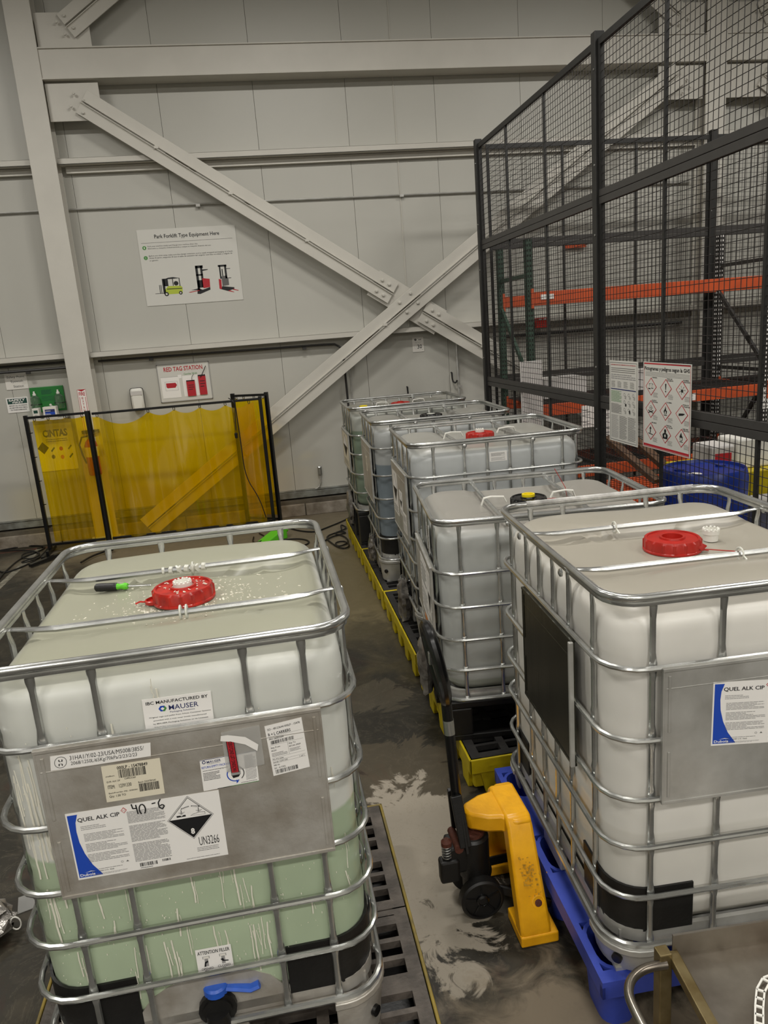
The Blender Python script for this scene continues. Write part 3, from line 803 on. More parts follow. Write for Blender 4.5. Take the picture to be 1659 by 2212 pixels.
    v.tube([(0.02, -0.57, zc + 0.058), (0.06, -0.575, zc + 0.05), (0.10, -0.58, zc + 0.042), (0.125, -0.58, zc + 0.05)], 0.013, 8, ell=[(0.8, 1.3)] * 4)
    hd = v.build('valve_handle', M['blue_handle'] if dirty else M['black_gloss'], t)
    top = zt + 0.001
    if lid_mat is not None:
        lid(t, (0, 0, top + 0.004), lid_mat, h=lid_h, hole=hole)
    if lugs:
        for s in (-1, 1): strap_lug(t, (0, s * 0.2, rim_z - 0.032), s)
    return t, levels, zt

def label_plate(t, x0, x1, z0, z1, material, y=None, axis='y', sgn=-1, name='label_plate', ribs=True):
    """metal sheet clipped over the tubes"""
    d = (HLT if axis == 'y' else HWT) + 0.018
    b = MB()
    def P(u, w_, dd): return (u, sgn * dd, w_) if axis == 'y' else (sgn * dd, u, w_)
    def slab(u0, u1, w0, w1, d0, d1):
        vs = [P(u, w_, q) for u in (u0, u1) for w_ in (w0, w1) for q in (d0, d1)]
        b.add(vs, [(0, 1, 3, 2), (4, 6, 7, 5), (0, 4, 5, 1), (2, 3, 7, 6), (0, 2, 6, 4), (1, 5, 7, 3)])
    slab(x0, x1, z0, z1, d, d + 0.0025)
    if ribs:
        slab(x0, x1, z0 - 0.004, z0 + 0.006, d - 0.012, d + 0.005); slab(x0, x1, z1 - 0.006, z1 + 0.004, d - 0.012, d + 0.006)
        slab(x0 + 0.01, x1 - 0.01, z1 - 0.062, z1 - 0.058, d, d + 0.0038)
        slab(x0, x0 + 0.006, z0, z1, d - 0.01, d + 0.004); slab(x1 - 0.006, x1, z0, z1, d - 0.01, d + 0.004)
        for u0 in (x0 + 0.016, x1 - 0.024): slab(u0, u0 + 0.008, z1 - 0.2, z1 - 0.02, d, d + 0.005); slab(u0, u0 + 0.008, z0 + 0.02, z0 + 0.17, d, d + 0.005)
    return b.build(name, material, t, smooth=False, bevel=0.0015)

TALL = [0.219, 0.449, 0.648, 0.815, 0.995]
SHORT = [0.27, 0.447, 0.624, 0.79]
DZ = 0.20      # deck height of the yellow spill pallets
BZ = 0.25      # deck height of the blue pallet
bL = bottle_mat('tank_wall_green', (213, 214, 206), (172, 187, 158), 0.81, (140, 139, 117), 0.85)
bR = bottle_mat('tank_wall_cream', (222, 219, 211), (212, 209, 200), 0.5, (146, 140, 126), 0.88)
bD = bottle_mat('tank_wall_grey', (186, 188, 184), (168, 172, 162), 0.33, (142, 138, 130), 0.95)
bC = bottle_mat('tank_wall_blue_white', (190, 193, 192), (176, 180, 178), 0.6, (140, 138, 130), 0.95)
bB = bottle_mat('tank_wall_blue_grey', (172, 174, 172), (122, 132, 138), 1.02, (130, 128, 120), 0.95)
bA = bottle_mat('tank_wall_dull_green', (168, 170, 162), (120, 134, 116), 1.16, (120, 118, 108), 0.95)

TL_, lvL, ztL = make_tank('tall caged tank in front at the left, half full of pale green liquid', (-0.329, 2.426, DZ), 0.005, 0.207, 1.382, TALL, bL,
    (-0.325, -0.178, 0.2, 0.353), (-0.343, -0.137, 0.137, 0.343), lid_mat=M['red_wet'], dirty=True)
TR_, lvR, ztR = make_tank('tall cream caged tank in front at the right, on the blue pallet', (1.406, 2.405, BZ), PI - 0.047, 0.118, 1.293, TALL, bR,
    (-0.34, -0.18, 0.2, 0.345), (-0.30, -0.12, 0.145, 0.357), lid_mat=M['red_pl'], hole=True)
# side bars: the frame bolts of both front tanks
TD_, lvD, ztD = make_tank('shorter grey caged tank with black lid, directly behind the cream front tank', (1.39, 3.86, DZ), -PI / 2 - 0.10, 0.235, 1.19, SHORT, bD,
    (-0.34, -0.13, 0.13, 0.34), (-0.34, -0.13, 0.13, 0.34), side=(-0.47, -0.28, -0.09, 0.09, 0.28, 0.47), base='plastic', lid_mat=M['black_gloss'], lugs=True, pads=False)
TC_, lvC, ztC = make_tank('caged tank with red lid and white vent plug, third from the back wall', (1.50, 5.13, DZ), -PI / 2 - 0.04, 0.205, 1.385, TALL, bC,
    (-0.34, -0.13, 0.13, 0.34), (-0.34, -0.13, 0.13, 0.34), lid_mat=M['red_pl'], lugs=True)
TB_, lvB, ztB = make_tank('caged tank with blue-grey liquid and black lid, second from the back wall', (1.46, 6.50, DZ), -PI / 2 - 0.03, 0.205, 1.385, TALL, bB,
    (-0.34, -0.13, 0.13, 0.34), (-0.34, -0.13, 0.13, 0.34), lid_mat=M['black_gloss'])
TA_, lvA, ztA = make_tank('caged tank with dull green liquid and yellow side cap, nearest the back wall', (1.42, 7.75, DZ), -PI / 2 - 0.01, 0.36, 1.39, [0.27, 0.46, 0.66, 0.85], bA,
    (-0.34, -0.13, 0.13, 0.34), (-0.34, -0.13, 0.13, 0.34), base='plastic', lid_mat=M['red_pl'], lugs=True, pads=False)
for k_ in ('group',):
    for t in (TL_, TR_, TD_, TC_, TB_, TA_): t[k_] = 'caged liquid tanks'

b = MB(); b.tube([(-0.40, -HLT, 1.2935), (-0.2, -HLT, 1.294), (0, -HLT, 1.2935), (0.2, -HLT, 1.294), (0.36, -HLT, 1.2935)], 0.0128, 9)
b.build('peeling_tape', M['tape'], TR_)
# plates
label_plate(TL_, -0.345, 0.385, lvL[2] - 0.005, lvL[0] + 0.0, M['galv_wet'])
label_plate(TR_, -0.30, 0.34, lvR[2] - 0.005, lvR[0], M['galv_dull'], axis='y', sgn=1)
label_plate(TR_, -0.20, 0.33, lvR[2] - 0.03, lvR[0] - 0.01, M['steel_shaded'], axis='x', sgn=1)
b = MB(); b.bb(HWT + 0.016, HWT + 0.032, 0.326, 0.34, lvR[2] - 0.03, lvR[0] - 0.01); b.build('plate_edge', M['galv_dull'], TR_, smooth=False, bevel=0.003)
for t, lv in ((TC_, lvC), (TB_, lvB)):
    label_plate(t, -0.33, 0.36, lv[2] - 0.05, lv[0], M['galv_dull'])
label_plate(TA_, -0.33, 0.3, lvA[2], lvA[0], M['galv_dull'])
label_plate(TD_, -0.33, 0.36, lvD[2] - 0.06, lvD[0], M['galv_dull'])

# vents, ties, loose fittings
vent_plug(TL_, (0.0, 0, ztL + 0.052), M['white_pl'], 0.031, 0.016)
vent_plug(TC_, (0, 0, ztC + 0.052), M['white_pl'], 0.031, 0.022)
vent_plug(TD_, (0, 0, ztD + 0.053), M['yellow_cap'], 0.036, 0.018, teeth=False)
vent_plug(TA_, (0, 0, ztA + 0.052), M['red_pl'], 0.034, 0.014, teeth=False)
vent_plug(TA_, (-0.02, -0.39, ztA + 0.038), M['yellow_cap'], 0.042, 0.016, teeth=False)['label'] = 'round yellow cap'
vent_plug(TB_, (0, 0, ztB + 0.051), M['natural_pl'], 0.036, 0.008, teeth=False)
for (x, y) in ((0.015, 0.2288), (0.03, -0.2288), (0.012, -0.2288)): tie(TL_, (x, y, 1.382 - 0.036))
for (x, y) in ((0.12, -0.2288), (-0.12, 0.2288)): tie(TR_, (x, y, 1.293 - 0.036), r=0.022)
b = MB()
for k in range(8):   # tape wrapped on the rear cross bar
    x = -0.09 + k * 0.02 + random.uniform(-0.004, 0.004)
    b.tube([(x, 0.2288, 1.346), (x + random.uniform(0.006, 0.016), 0.2288 + random.uniform(-0.01, 0.006), 1.346)], 0.0145, 7)
b.build('tape_wrap', M['natural_pl'], TL_)

def loose_cap(label, loc, rz, material, r=0.034):
    t = thing('loose_cap', label, 'cap', loc, rz)
    b = MB(); b.lathe([(r, 0), (r, 0.010), (r * 0.86, 0.012), (r * 0.82, 0.004), (0, 0.004)], (0, 0, 0), 24); b.build('cap_body', material, t)
    b = MB(); b.tube([(-r, 0, 0.006), (-r - 0.015, 0.004, 0.008), (-r - 0.03, 0.0, 0.004)], 0.004, 6, ell=[(0.5, 1.6)] * 3); b.build('tether', material, t)
    return t
zTopL = DZ + ztL
p = on_z(337, 1304, zTopL + 0.0)
loose_cap('small red flip cap lying in front of the red lid on the green tank', (p.x, p.y, zTopL + 0.006), 0.1, M['red_wet'])
zTopR = BZ + ztR
p = on_z(1487, 1190, zTopR + 0.01)
loose_cap('small red cap tethered beside the open red lid on the cream tank', (p.x, p.y, zTopR + 0.004), 2.9, M['red_pl'], 0.038)
p = on_z(1535, 1168, zTopR)
t = thing('bung_plug', 'white castellated bung standing on top of the cream tank', 'bung', (p.x, p.y, zTopR + 0.002))
b = MB(); b.lathe([(0.026, 0), (0.026, 0.024), (0.03, 0.026), (0.03, 0.042), (0.024, 0.042), (0.023, 0.02), (0, 0.02)], (0, 0, 0), 28)
b.build('bung_body', M['white_pl'], t)
for k in range(12):
    a = 2 * PI * k / 12; b = MB(); b.lathe([(0.0045, 0.04), (0.0045, 0.047), (0, 0.05)], (math.cos(a) * 0.027, math.sin(a) * 0.027, 0), 6); b.build('tooth', M['white_pl'], t)
# red seal tag and red wires
p1_ = on_z(1520, 1186, zTopR + 0.02); p2_ = on_z(1605, 1192, zTopR + 0.02)
b = MB(); b.bar(p1_, p2_, 0.004, 0.0025); b.prism([(0, -0.016), (0.022, 0.0), (0, 0.016), (-0.018, 0.004)], 0.004, lambda q: p1_ + Vector((q.x - 0.01, q.y * 0.4, q.z + q.y * 0.8 + 0.008)))
tag(recentre(b.build('seal_tag', M['red_pl'])), 'red arrow seal tag lying beside the white bung on the cream tank', 'tag')
# screwdriver on the green tank
pa = on_z(205, 1269, zTopL + 0.02); pb = on_z(345, 1262, zTopL + 0.02); d = (pb - pa).normalized()
t = thing('screwdriver', 'screwdriver with black grip and green neck lying on the green tank', 'screwdriver', (pa.x, pa.y, zTopL + 0.003), math.atan2(d.y, d.x))
RY = Matrix.Rotation(PI / 2, 3, 'Y')
b = MB(); b.lathe([(0.0, 0), (0.009, 0.001), (0.014, 0.006), (0.015, 0.02), (0.014, 0.07), (0.0145, 0.078), (0.012, 0.082), (0, 0.082)], (0, 0, 0.016), 14, R=RY); b.build('grip', M['black_pl'], t)
b = MB(); b.lathe([(0.012, 0.08), (0.009, 0.092), (0.010, 0.1), (0.013, 0.11), (0.010, 0.12), (0, 0.12)], (0, 0, 0.016), 14, R=RY); b.build('ferrule', M['green_pl'], t)
b = MB(); b.lathe([(0.0035, 0.118), (0.0035, 0.2), (0.001, 0.205), (0, 0.205)], (0, 0, 0.0155), 8, R=RY); b.build('shaft', M['galv'], t)
# red thread tie on the black lidded tank
pr = on_z(1224, 1070, DZ + 1.19); 
b = MB(); q0 = on_z(1170, 1080, DZ + ztD + 0.02); q1 = on_z(1225, 1078, DZ + ztD + 0.02)
b.tube([q0, q0.lerp(q1, 0.5) + Vector((0, 0.02, 0.004)), q1, q1 + Vector((0.0, 0.02, 0.06)), q1 + Vector((-0.05, 0.05, 0.17))], 0.0018, 5)
b.tube([q0 + Vector((0, -0.02, 0)), q1 + Vector((0, -0.015, 0.0))], 0.0018, 5)
tag(recentre(b.build('red_string', M['red_pl'])), 'thin red string rising from the white lug of the black lidded tank', 'string')

# valve recess and caked pipe on the green tank
b = MB()
arch = [(-0.235, -0.02), (-0.235, 0.03)] + [(-0.22 + 0.42 * k / 10 , 0.03 + 0.105 * math.sin(PI * k / 10) ** 0.6) for k in range(11)] + [(0.215, 0.03), (0.215, -0.02)]
b.prism(arch, 0.006, lambda q: Vector((q.x, -0.574 + q.z, 0.207 + 0.03 + q.y)))
b.build('valve_recess', M['galv_wet'], TL_, smooth=False)
b = MB(); b.tube([(0.0, -0.598, 0.20), (0.004, -0.60, 0.14), (0.0, -0.6, 0.02)], 0.05, 14)
b.build('wrapped_outlet', M['dirty_pipe'], TL_)
# dried drips on the green tank
rn = random.Random(11)
b = MB()
yf = -0.5725
def y_on(x):
    a = abs(x)
    return yf + 0.0 if a < 0.333 else -(0.4425 + math.sqrt(max(0.0, 0.13 ** 2 - (a - 0.333) ** 2)))
def drip(x, z, ln, w_=0.0026):
    pts = []; n = max(3, int(ln / 0.025)); xx = x
    for k in range(n + 1):
        pts.append((xx, y_on(xx) - 0.0005, z - ln * k / n)); xx += rn.uniform(-0.0022, 0.0034)
    b.tube(pts, w_, 5, ell=[(1, 0.45)] * len(pts), up=(1, 0, 0))
for (x, z, ln) in [(-0.40, 1.13, .11), (-0.425, 1.08, .08), (-0.375, 1.12, .13), (-0.355, 1.1, .12), (-0.29, 1.15, .10), (-0.27, 1.16, .11), (-0.255, 1.13, .09), (-0.215, 1.12, .08), (-0.155, 1.19, .14), (-0.03, 1.27, .09), (-0.04, 1.3, .05),
                   (-0.43, 1.06, .20), (-0.405, 1.04, .14), (-0.39, 1.05, .22), (-0.37, 1.03, .24), (-0.35, 1.05, .2), (-0.41, 0.9, .17), (-0.39, 0.88, .15), (-0.36, 0.9, .2), (-0.40, 0.72, .14), (-0.385, 0.72, .16),
                   (-0.35, 0.52, .1), (-0.33, 0.52, .12), (-0.27, 0.7, .12), (-0.19, 0.71, .14), (-0.24, 0.6, .06), (-0.02, 0.7, .09), (0.06, 0.72, .12), (0.10, 0.71, .11), (0.12, 0.66, .1), (0.14, 0.63, .1), (-0.12, 0.5, .14), (-0.1, 0.5, .14), (-0.09, 0.46, .1), (-0.2, 0.5, .12), (-0.21, 0.42, .08), (-0.17, 0.5, .1),
                   (0.02, 0.52, .1), (0.05, 0.5, .12), (0.12, 0.5, .15), (0.13, 0.5, .13), (0.155, 0.52, .15), (0.17, 0.5, .12), (0.3, 0.55, .05), (0.42, 0.72, .1), (0.41, 0.6, .05), (0.40, 0.95, .06), (-0.05, 0.55, .09), (-0.07, 0.6, .08)]:
    if z > 0.92 or z < 0.74 or x < -0.345 or x > 0.385: (drip(x, z, ln * rn.uniform(0.7, 1.3), rn.uniform(0.0011, 0.0026)), drip(x + rn.uniform(-0.012, 0.012), z - 0.02, ln * rn.uniform(0.3, 0.9), rn.uniform(0.0007, 0.0016)))
for k in range(330):
    x = rn.uniform(-0.42, 0.42); z = rn.choice((rn.uniform(0.3, 0.72), rn.uniform(0.3, 0.72), rn.uniform(0.95, 1.2)))
    s = rn.uniform(0.0006, 0.0024); b.box((x, y_on(x) - 0.0008, z), (s, 0.001, s * rn.uniform(1, 3)))
b.build('dried_drips', M['residue'], TL_, kind='stuff')
b = MB()
for k in range(420):
    a = rn.uniform(0, 2 * PI); rr = 0.09 + abs(rn.gauss(0, 0.085)); x = math.cos(a) * rr * 1.3; y = math.sin(a) * rr
    if abs(y) > 0.2: continue
    s = rn.uniform(0.001, 0.0042) * (1.6 if rr < 0.12 else 1); b.box((x, y, ztL + 0.028 + top_h(x, y) + 0.0008), (s * rn.uniform(1, 2.6), s, 0.002), rz=rn.uniform(0, 3))
b.build('dried_splashes', M['residue'], TL_, kind='stuff')
b = MB()
for k in range(60):
    a = rn.uniform(0, 2 * PI); rr = rn.uniform(0.03, 0.092)
    b.box((math.cos(a) * rr, math.sin(a) * rr, ztL + 0.054 if rr < 0.085 else ztL + 0.036), (rn.uniform(0.002, 0.008), rn.uniform(0.002, 0.006), 0.0015), rz=a)
b.build('lid_splashes', M['residue'], TL_, kind='stuff')

# crumpled wrapping film around the outlets that face the aisle
def film(parent, c, sx, sy, sz, seed, material=M['foil']):
    rn_ = random.Random(seed); vs = []; fs = []; n = 12; m_ = 9
    for i in range(m_):
        for k in range(n):
            a = 2 * PI * k / n; f = i / (m_ - 1); r = 0.35 + 0.65 * math.sin(PI * (0.15 + 0.7 * f)) + rn_.uniform(-0.22, 0.22)
            vs.append((c[0] + sx * r * math.cos(a), c[1] + sy * r * math.sin(a), c[2] + sz * (f - 0.5) + rn_.uniform(-0.01, 0.01)))
    for i in range(m_ - 1):
        for k in range(n): fs.append((i * n + k, i * n + (k + 1) % n, (i + 1) * n + (k + 1) % n, (i + 1) * n + k))
    fs.append(tuple(range(n))[::-1]); fs.append(tuple((m_ - 1) * n + k for k in range(n)))
    b = MB(); b.add(vs, fs); return b.build('wrapping_film', material, parent, angle=20)
film(TC_, (0.0, -0.63, 0.16), 0.07, 0.05, 0.3, 3); film(TD_, (-0.05, -0.63, 0.2), 0.08, 0.045, 0.34, 5); film(TA_, (0.02, -0.62, 0.3), 0.06, 0.04, 0.36, 8)
film(TB_, (0.0, -0.62, 0.18), 0.06, 0.04, 0.22, 9)

# ================================================================== PALLETS UNDER THE TANKS
def spill_pallet(label, loc, grate_mat, tub_mat, group='yellow spill pallets'):
    t = thing('spill_pallet', label, 'pallet', loc, 0, group)
    hx = 0.65; h = DZ
    # tub: upper band, lower wall with tapered feet
    b = MB()
    for s in (-1, 1):
        b.bb(-hx, hx, s * hx, s * (hx - 0.012), 0.12, h - 0.0005); b.bb(s * hx, s * (hx - 0.012), -hx, hx, 0.12, h - 0.0005)
        b.bb(-hx + 0.03, hx - 0.03, s * (hx - 0.025), s * (hx - 0.037), 0.03, 0.125); b.bb(s * (hx - 0.025), s * (hx - 0.037), -hx + 0.03, hx - 0.03, 0.03, 0.125)
    b.build('tub', tub_mat, t, smooth=False, bevel=0.004)
    b = MB(); b.bb(-hx + 0.04, hx - 0.04, -hx + 0.04, hx - 0.04, 0.03, 0.042)
    for s in (-1, 1): b.bb(-hx + 0.04, hx - 0.04, s * (hx - 0.04), s * (hx - 0.045), 0.04, h - 0.035); b.bb(s * (hx - 0.04), s * (hx - 0.045), -hx + 0.04, hx - 0.04, 0.04, h - 0.035)
    b.build('sump_dark_sheet', M['black_pl'], t, smooth=False)  # added black sheet, darkens the view through the grate holes
    feet = [-0.52, -0.26, 0.0, 0.26, 0.52]
    for s in (-1, 1):
        for f in feet:
            for ax in (0, 1):
                w0, w1 = (0.075, 0.05)
                b = MB(); pr = [(f - w0, 0.125), (f + w0, 0.125), (f + w1, 0.0), (f - w1, 0.0)]
                if ax == 0: b.prism(pr, 0.03, lambda q: Vector((q.x, s * (hx - 0.006 - q.z), q.y)))
                else: b.prism(pr, 0.03, lambda q: Vector((s * (hx - 0.006 - q.z), q.x, q.y)))
                b.build('foot', tub_mat, t, smooth=False, bevel=0.006)
    # two grates, each a moulded lattice with rectangular holes
    for half in (-1, 1):
        b = MB(); y0, y1 = (-0.634, -0.003) if half < 0 else (0.003, 0.634)
        z0, z1 = h - 0.03, h
        cols = [-0.634, -0.585, -0.465, -0.425, -0.305, -0.265, -0.145, -0.105, -0.02, 0.02, 0.105, 0.145, 0.265, 0.305, 0.425, 0.465, 0.585, 0.634]
        for k in range(0, len(cols), 2): b.bb(cols[k], cols[k + 1], y0, y1, z0, z1)
        ys = []; yy = y0; pat = [0.045, 0.06, 0.02, 0.06, 0.02, 0.06, 0.075, 0.06, 0.02, 0.06, 0.02, 0.06]
        k = 0; y = y0; first = True
        while y < y1 - 0.01:
            th = pat[k % 12]; ye = min(y + th, y1)
            if k % 2 == 0: b.bb(-0.634, 0.634, y, ye, z0 + 0.001, z1 - 0.0003)
            y = ye; k += 1
        b.bb(-0.634, 0.634, y1 - 0.03, y1, z0 + 0.001, z1 - 0.0003)
        b.build('grate', grate_mat, t, smooth=False)
    return t
YX = 1.465
y0_ = 3.232
labs = ['nearest yellow spill pallet in the right row, under the shorter grey tank', 'second yellow spill pallet of the right row, under the red lidded tank',
        'third yellow spill pallet of the right row, under the blue-grey tank', 'farthest yellow spill pallet of the right row, by the back wall']
for i in range(4):
    spill_pallet(labs[i], (YX - 0.004 * i, y0_ + 0.65 + 1.306 * i, 0), M['deck_black'], M['yellow_pl'])
spill_pallet('dirty spill pallet with yellow edge under the green tank at the left', (-0.318, 2.37, 0), M['deck_dirty'], M['yellow_dirty'])

def blue_pallet():
    t = thing('blue_pallet', 'blue plastic nesting pallet under the cream tank at the right', 'pallet', (1.385, 2.435, 0), -0.028)
    hx, hy = 0.51, 0.615; z0, z1 = BZ - 0.02, BZ
    xs = [(-hx + 0.022, -hx + 0.165), (-0.09, 0.09), (hx - 0.165, hx - 0.022)]; ys = [(-hy + 0.045, -hy + 0.25), (-0.11, 0.11), (hy - 0.25, hy - 0.045)]
    b = MB()
    xe = [-hx] + [v for p_ in xs for v in p_] + [hx]; ye = [-hy] + [v for p_ in ys for v in p_] + [hy]
    for i in range(7):
        for j in range(7):
            if i % 2 == 1 and j % 2 == 1: continue
            b.bb(xe[i], xe[i + 1], ye[j], ye[j + 1], z0, z1)
    bm_ = b
    bm_.bb(-hx, hx, -hy, -hy + 0.02, z0 - 0.045, z0); bm_.bb(-hx, hx, hy - 0.02, hy, z0 - 0.045, z0); bm_.bb(-hx, -hx + 0.02, -hy, hy, z0 - 0.045, z0); bm_.bb(hx - 0.02, hx, -hy, hy, z0 - 0.045, z0)
    b.build('deck', M['blue_pl'], t, smooth=False)
    for (xa, xb) in xs:
        for (ya, yb) in ys:
            b = MB(); cx, cy = (xa + xb) / 2, (ya + yb) / 2; wx, wy = (xb - xa) / 2, (yb - ya) / 2
            rr = 0.06
            o_t = [(cx + x, cy + y, z1 - 0.001) for x, y, _ in ring_path(wx + 0.004, wy + 0.004, rr, 0, 2, 2, 4)]
            o_b = [(cx + x, cy + y, 0.0) for x, y, _ in ring_path(wx * 0.82, wy * 0.82, rr * 0.8, 0, 2, 2, 4)]
            i_t = [(cx + x, cy + y, z1 - 0.001) for x, y, _ in ring_path(wx - 0.006, wy - 0.006, rr, 0, 2, 2, 4)]
            i_b = [(cx + x, cy + y, 0.012) for x, y, _ in ring_path(wx * 0.76, wy * 0.76, rr * 0.8, 0, 2, 2, 4)]
            n = len(o_t); b.add(o_b + o_t + i_t + i_b, [(j * n + k, j * n + (k + 1) % n, (j + 1) * n + (k + 1) % n, (j + 1) * n + k) for j in range(3) for k in range(n)] + [tuple(3 * n + k for k in range(n)), tuple(range(n))[::-1]])
            b.build('cup_leg', M['blue_pl'], t)
    return t
blue_pallet()

# ================================================================== PALLET JACK
def pallet_jack():
    t = thing('pallet_jack', 'yellow pallet jack with black pump and handle, forks under the blue pallet', 'pallet jack', (0.745, 2.545, 0), 0)
    Yl = M['jack_yellow']; K = M['black_pl']
    # torsion frame: inverted U whose sides slope down to the forks
    b = MB()
    outer = [(-0.275, 0.035), (-0.275, 0.075), (-0.135, 0.425), (-0.105, 0.455), (0.105, 0.455), (0.135, 0.425), (0.275, 0.075), (0.275, 0.035)]
    inner = [(0.2, 0.035), (0.2, 0.07), (0.075, 0.36), (-0.075, 0.36), (-0.2, 0.07), (-0.2, 0.035)]
    poly = outer + inner
    n = len(poly); x0, x1 = 0.0, 0.102
    def ring(x, sh=0.0): return [(x + (0.05 if z < 0.1 else 0.0) * 0, y, z) for (y, z) in poly]
    A = ring(x0); B_ = ring(x1)
    def taper(P_): return [(x * (1.18 if z < 0.2 else 1.0) - (0.455 - z) * 0.02, y, z) for x, y, z in P_]
    A, B_ = taper(A), taper(B_)
    quads = [(0, 1, 12, 13), (1, 2, 11, 12), (2, 3, 10, 11), (3, 4, 9, 10), (4, 5, 8, 9)]
    # strips between outer i and inner j
    pairs = [(0, 13), (1, 12), (2, 11), (3, 10)]
    strip = [(0, 1, 12, 13), (1, 2, 11, 12), (2, 3, 4, 5, 10, 11), (5, 6, 9, 10), (6, 7, 8, 9)]
    fs = []
    for q in strip: fs.append(q); fs.append(tuple(n + i for i in q)[::-1])
    for i in range(n): fs.append((i, (i + 1) % n, n + (i + 1) % n, n + i))
    b.add(A + B_, fs)
    b.build('frame', Yl, t, bevel=0.012)
    b = MB(); nose = [(-0.13, -0.035), (-0.142, 0.0), (-0.13, 0.035), (-0.06, 0.075), (-0.01, 0.085), (0.03, 0.13), (0.1, 0.13), (0.1, -0.13), (0.03, -0.13), (-0.01, -0.085), (-0.06, -0.075)]
    b.prism(nose, 0.075, lambda q: Vector((q.x, q.y, 0.372 + q.z))); b.build('nose_plate', Yl, t, bevel=0.012)
    for s in (-1, 1):
        b = MB(); b.bb(-0.01, 0.14, s * 0.115, s * 0.28, 0.004, 0.05)
        b.build('fork', Yl, t, smooth=False, bevel=0.006)
    # hole with rusty pin on the near leg
    nrm = Vector((0, -0.94, 0.34)).normalized(); c_ = Vector((0.075, -0.24, 0.165))
    b = MB(); b.lathe([(0.024, -0.002), (0.026, 0.002), (0.02, 0.003), (0.018, -0.003), (0, -0.003)], c_, 18, R=Vector((0, 0, 1)).rotation_difference(nrm).to_matrix()); b.build('pin_boss', M['jack_yellow'], t)
    b = MB(); b.lathe([(0.014, -0.003), (0.014, 0.004), (0.007, 0.006), (0, 0.004)], c_ + Vector((0, 0, -0.006)), 12, R=Vector((0, 0, 1)).rotation_difference(nrm).to_matrix()); b.build('pin', M['rust'], t)
    rj = random.Random(4); b = MB(); nl = Vector((0, -0.93, 0.36)).normalized(); tl = Vector((0, 0.36, 0.93)).normalized()
    for k in range(70):
        f = rj.gauss(0.0, 0.035); g = rj.gauss(0.0, 0.02)
        p_ = Vector((0.055 + g, -0.2055, 0.257)) + tl * f + nl * 0.0016
        b.box(p_, (rj.uniform(0.002, 0.009), rj.uniform(0.002, 0.009), 0.0008), rot=Vector((0, 0, 1)).rotation_difference(nl).to_matrix())
    b.build('worn_paint', M['jack_worn'], t, smooth=False, kind='stuff')
    # hydraulic pump
    b = MB(); px, py = -0.11, 0.0
    b.lathe([(0.062, 0.15), (0.066, 0.16), (0.066, 0.32), (0.058, 0.33), (0.03, 0.335), (0.024, 0.35), (0, 0.35)], (px, py, 0), 20)
    b.lathe([(0.05, 0.09), (0.05, 0.16)], (px, py, 0), 16); b.build('pump_cylinder', K, t)
    b = MB(); b.lathe([(0.05, 0.33), (0.05, 0.345), (0.03, 0.35), (0.014, 0.352), (0.014, 0.385)], (px, py, 0), 18); b.build('ram_seat', M['rust'], t)
    b = MB(); b.bb(px - 0.11, px - 0.03, -0.05, 0.05, 0.19, 0.31); b.bb(px - 0.15, px - 0.07, -0.06, -0.01, 0.16, 0.26); b.build('pump_block', K, t, smooth=False, bevel=0.01)
    b = MB()
    sp = [(px - 0.115 + 0.018 * math.cos(a), -0.035 + 0.018 * math.sin(a), 0.262 + 0.06 * a / (10 * PI)) for a in [k * PI / 6 for k in range(61)]]
    b.tube(sp, 0.0035, 6); b.build('spring', M['galv'], t)
    b = MB(); b.lathe([(0.022, 0.322), (0.022, 0.338), (0.01, 0.35), (0, 0.35)], (px - 0.115, -0.035, 0), 14); b.build('spring_cap', M['rust'], t)
    b = MB(); b.tube([(px - 0.07, -0.062, 0.31), (px - 0.07, 0.062, 0.31)], 0.018, 12); b.build('roller', M['rust'], t)
    # linkage rods to the forks
    for s in (-1, 1):
        b = MB(); b.bar((px + 0.01, s * 0.055, 0.13), (0.16, s * 0.15, 0.06), 0.012, 0.04); b.build('link_arm', K, t, smooth=False, bevel=0.004)
    b = MB(); b.bb(px - 0.03, px + 0.04, -0.07, 0.07, 0.085, 0.12); b.build('axle_yoke', K, t, smooth=False, bevel=0.008)
    for s in (-1, 1):
        wheel = MB(); R_ = Matrix.Rotation(-s * PI / 2, 3, 'X')
        cw = Vector((px + 0.005, s * 0.055, 0.088))
        R2 = Vector((0, 0, 1)).rotation_difference(Vector((0, s, 0))).to_matrix()
        wheel.lathe([(0.075, 0.0), (0.088, 0.006), (0.088, 0.044), (0.08, 0.05), (0.074, 0.05), (0.073, 0.04)], cw, 36, R=R2)
        wo = wheel.build('steer_wheel', M['rubber'], t, angle=30)
        h = MB(); h.lathe([(0.0745, 0.01), (0.0745, 0.038), (0.026, 0.036), (0.026, 0.05), (0.018, 0.054), (0.016, 0.05), (0, 0.05)], cw, 28, R=R2)
        for k in range(5):
            a = 2 * PI * k / 5 + 0.4; h.bar(cw + R2 @ Vector((0.02 * math.cos(a), 0.02 * math.sin(a), 0.041)), cw + R2 @ Vector((0.072 * math.cos(a), 0.072 * math.sin(a), 0.041)), 0.005, 0.008)
        h.build('hub', M['black_gloss'], wo)
    # handle: forked lower plate, shaft, loop
    base = Vector((-0.155, -0.0, 0.3)); top = Vector((-0.175, 0.04, 0.93))
    d_ = (top - base).normalized()
    b = MB()
    pr = [(-0.085, 0.0), (0.085, 0.0), (0.034, 0.22), (-0.034, 0.22)]
    b.prism(pr, 0.012, lambda q: Vector((base.x + 0.01 - q.z - q.y * 0.03, base.y + q.x + q.y * 0.06, base.z + q.y)))
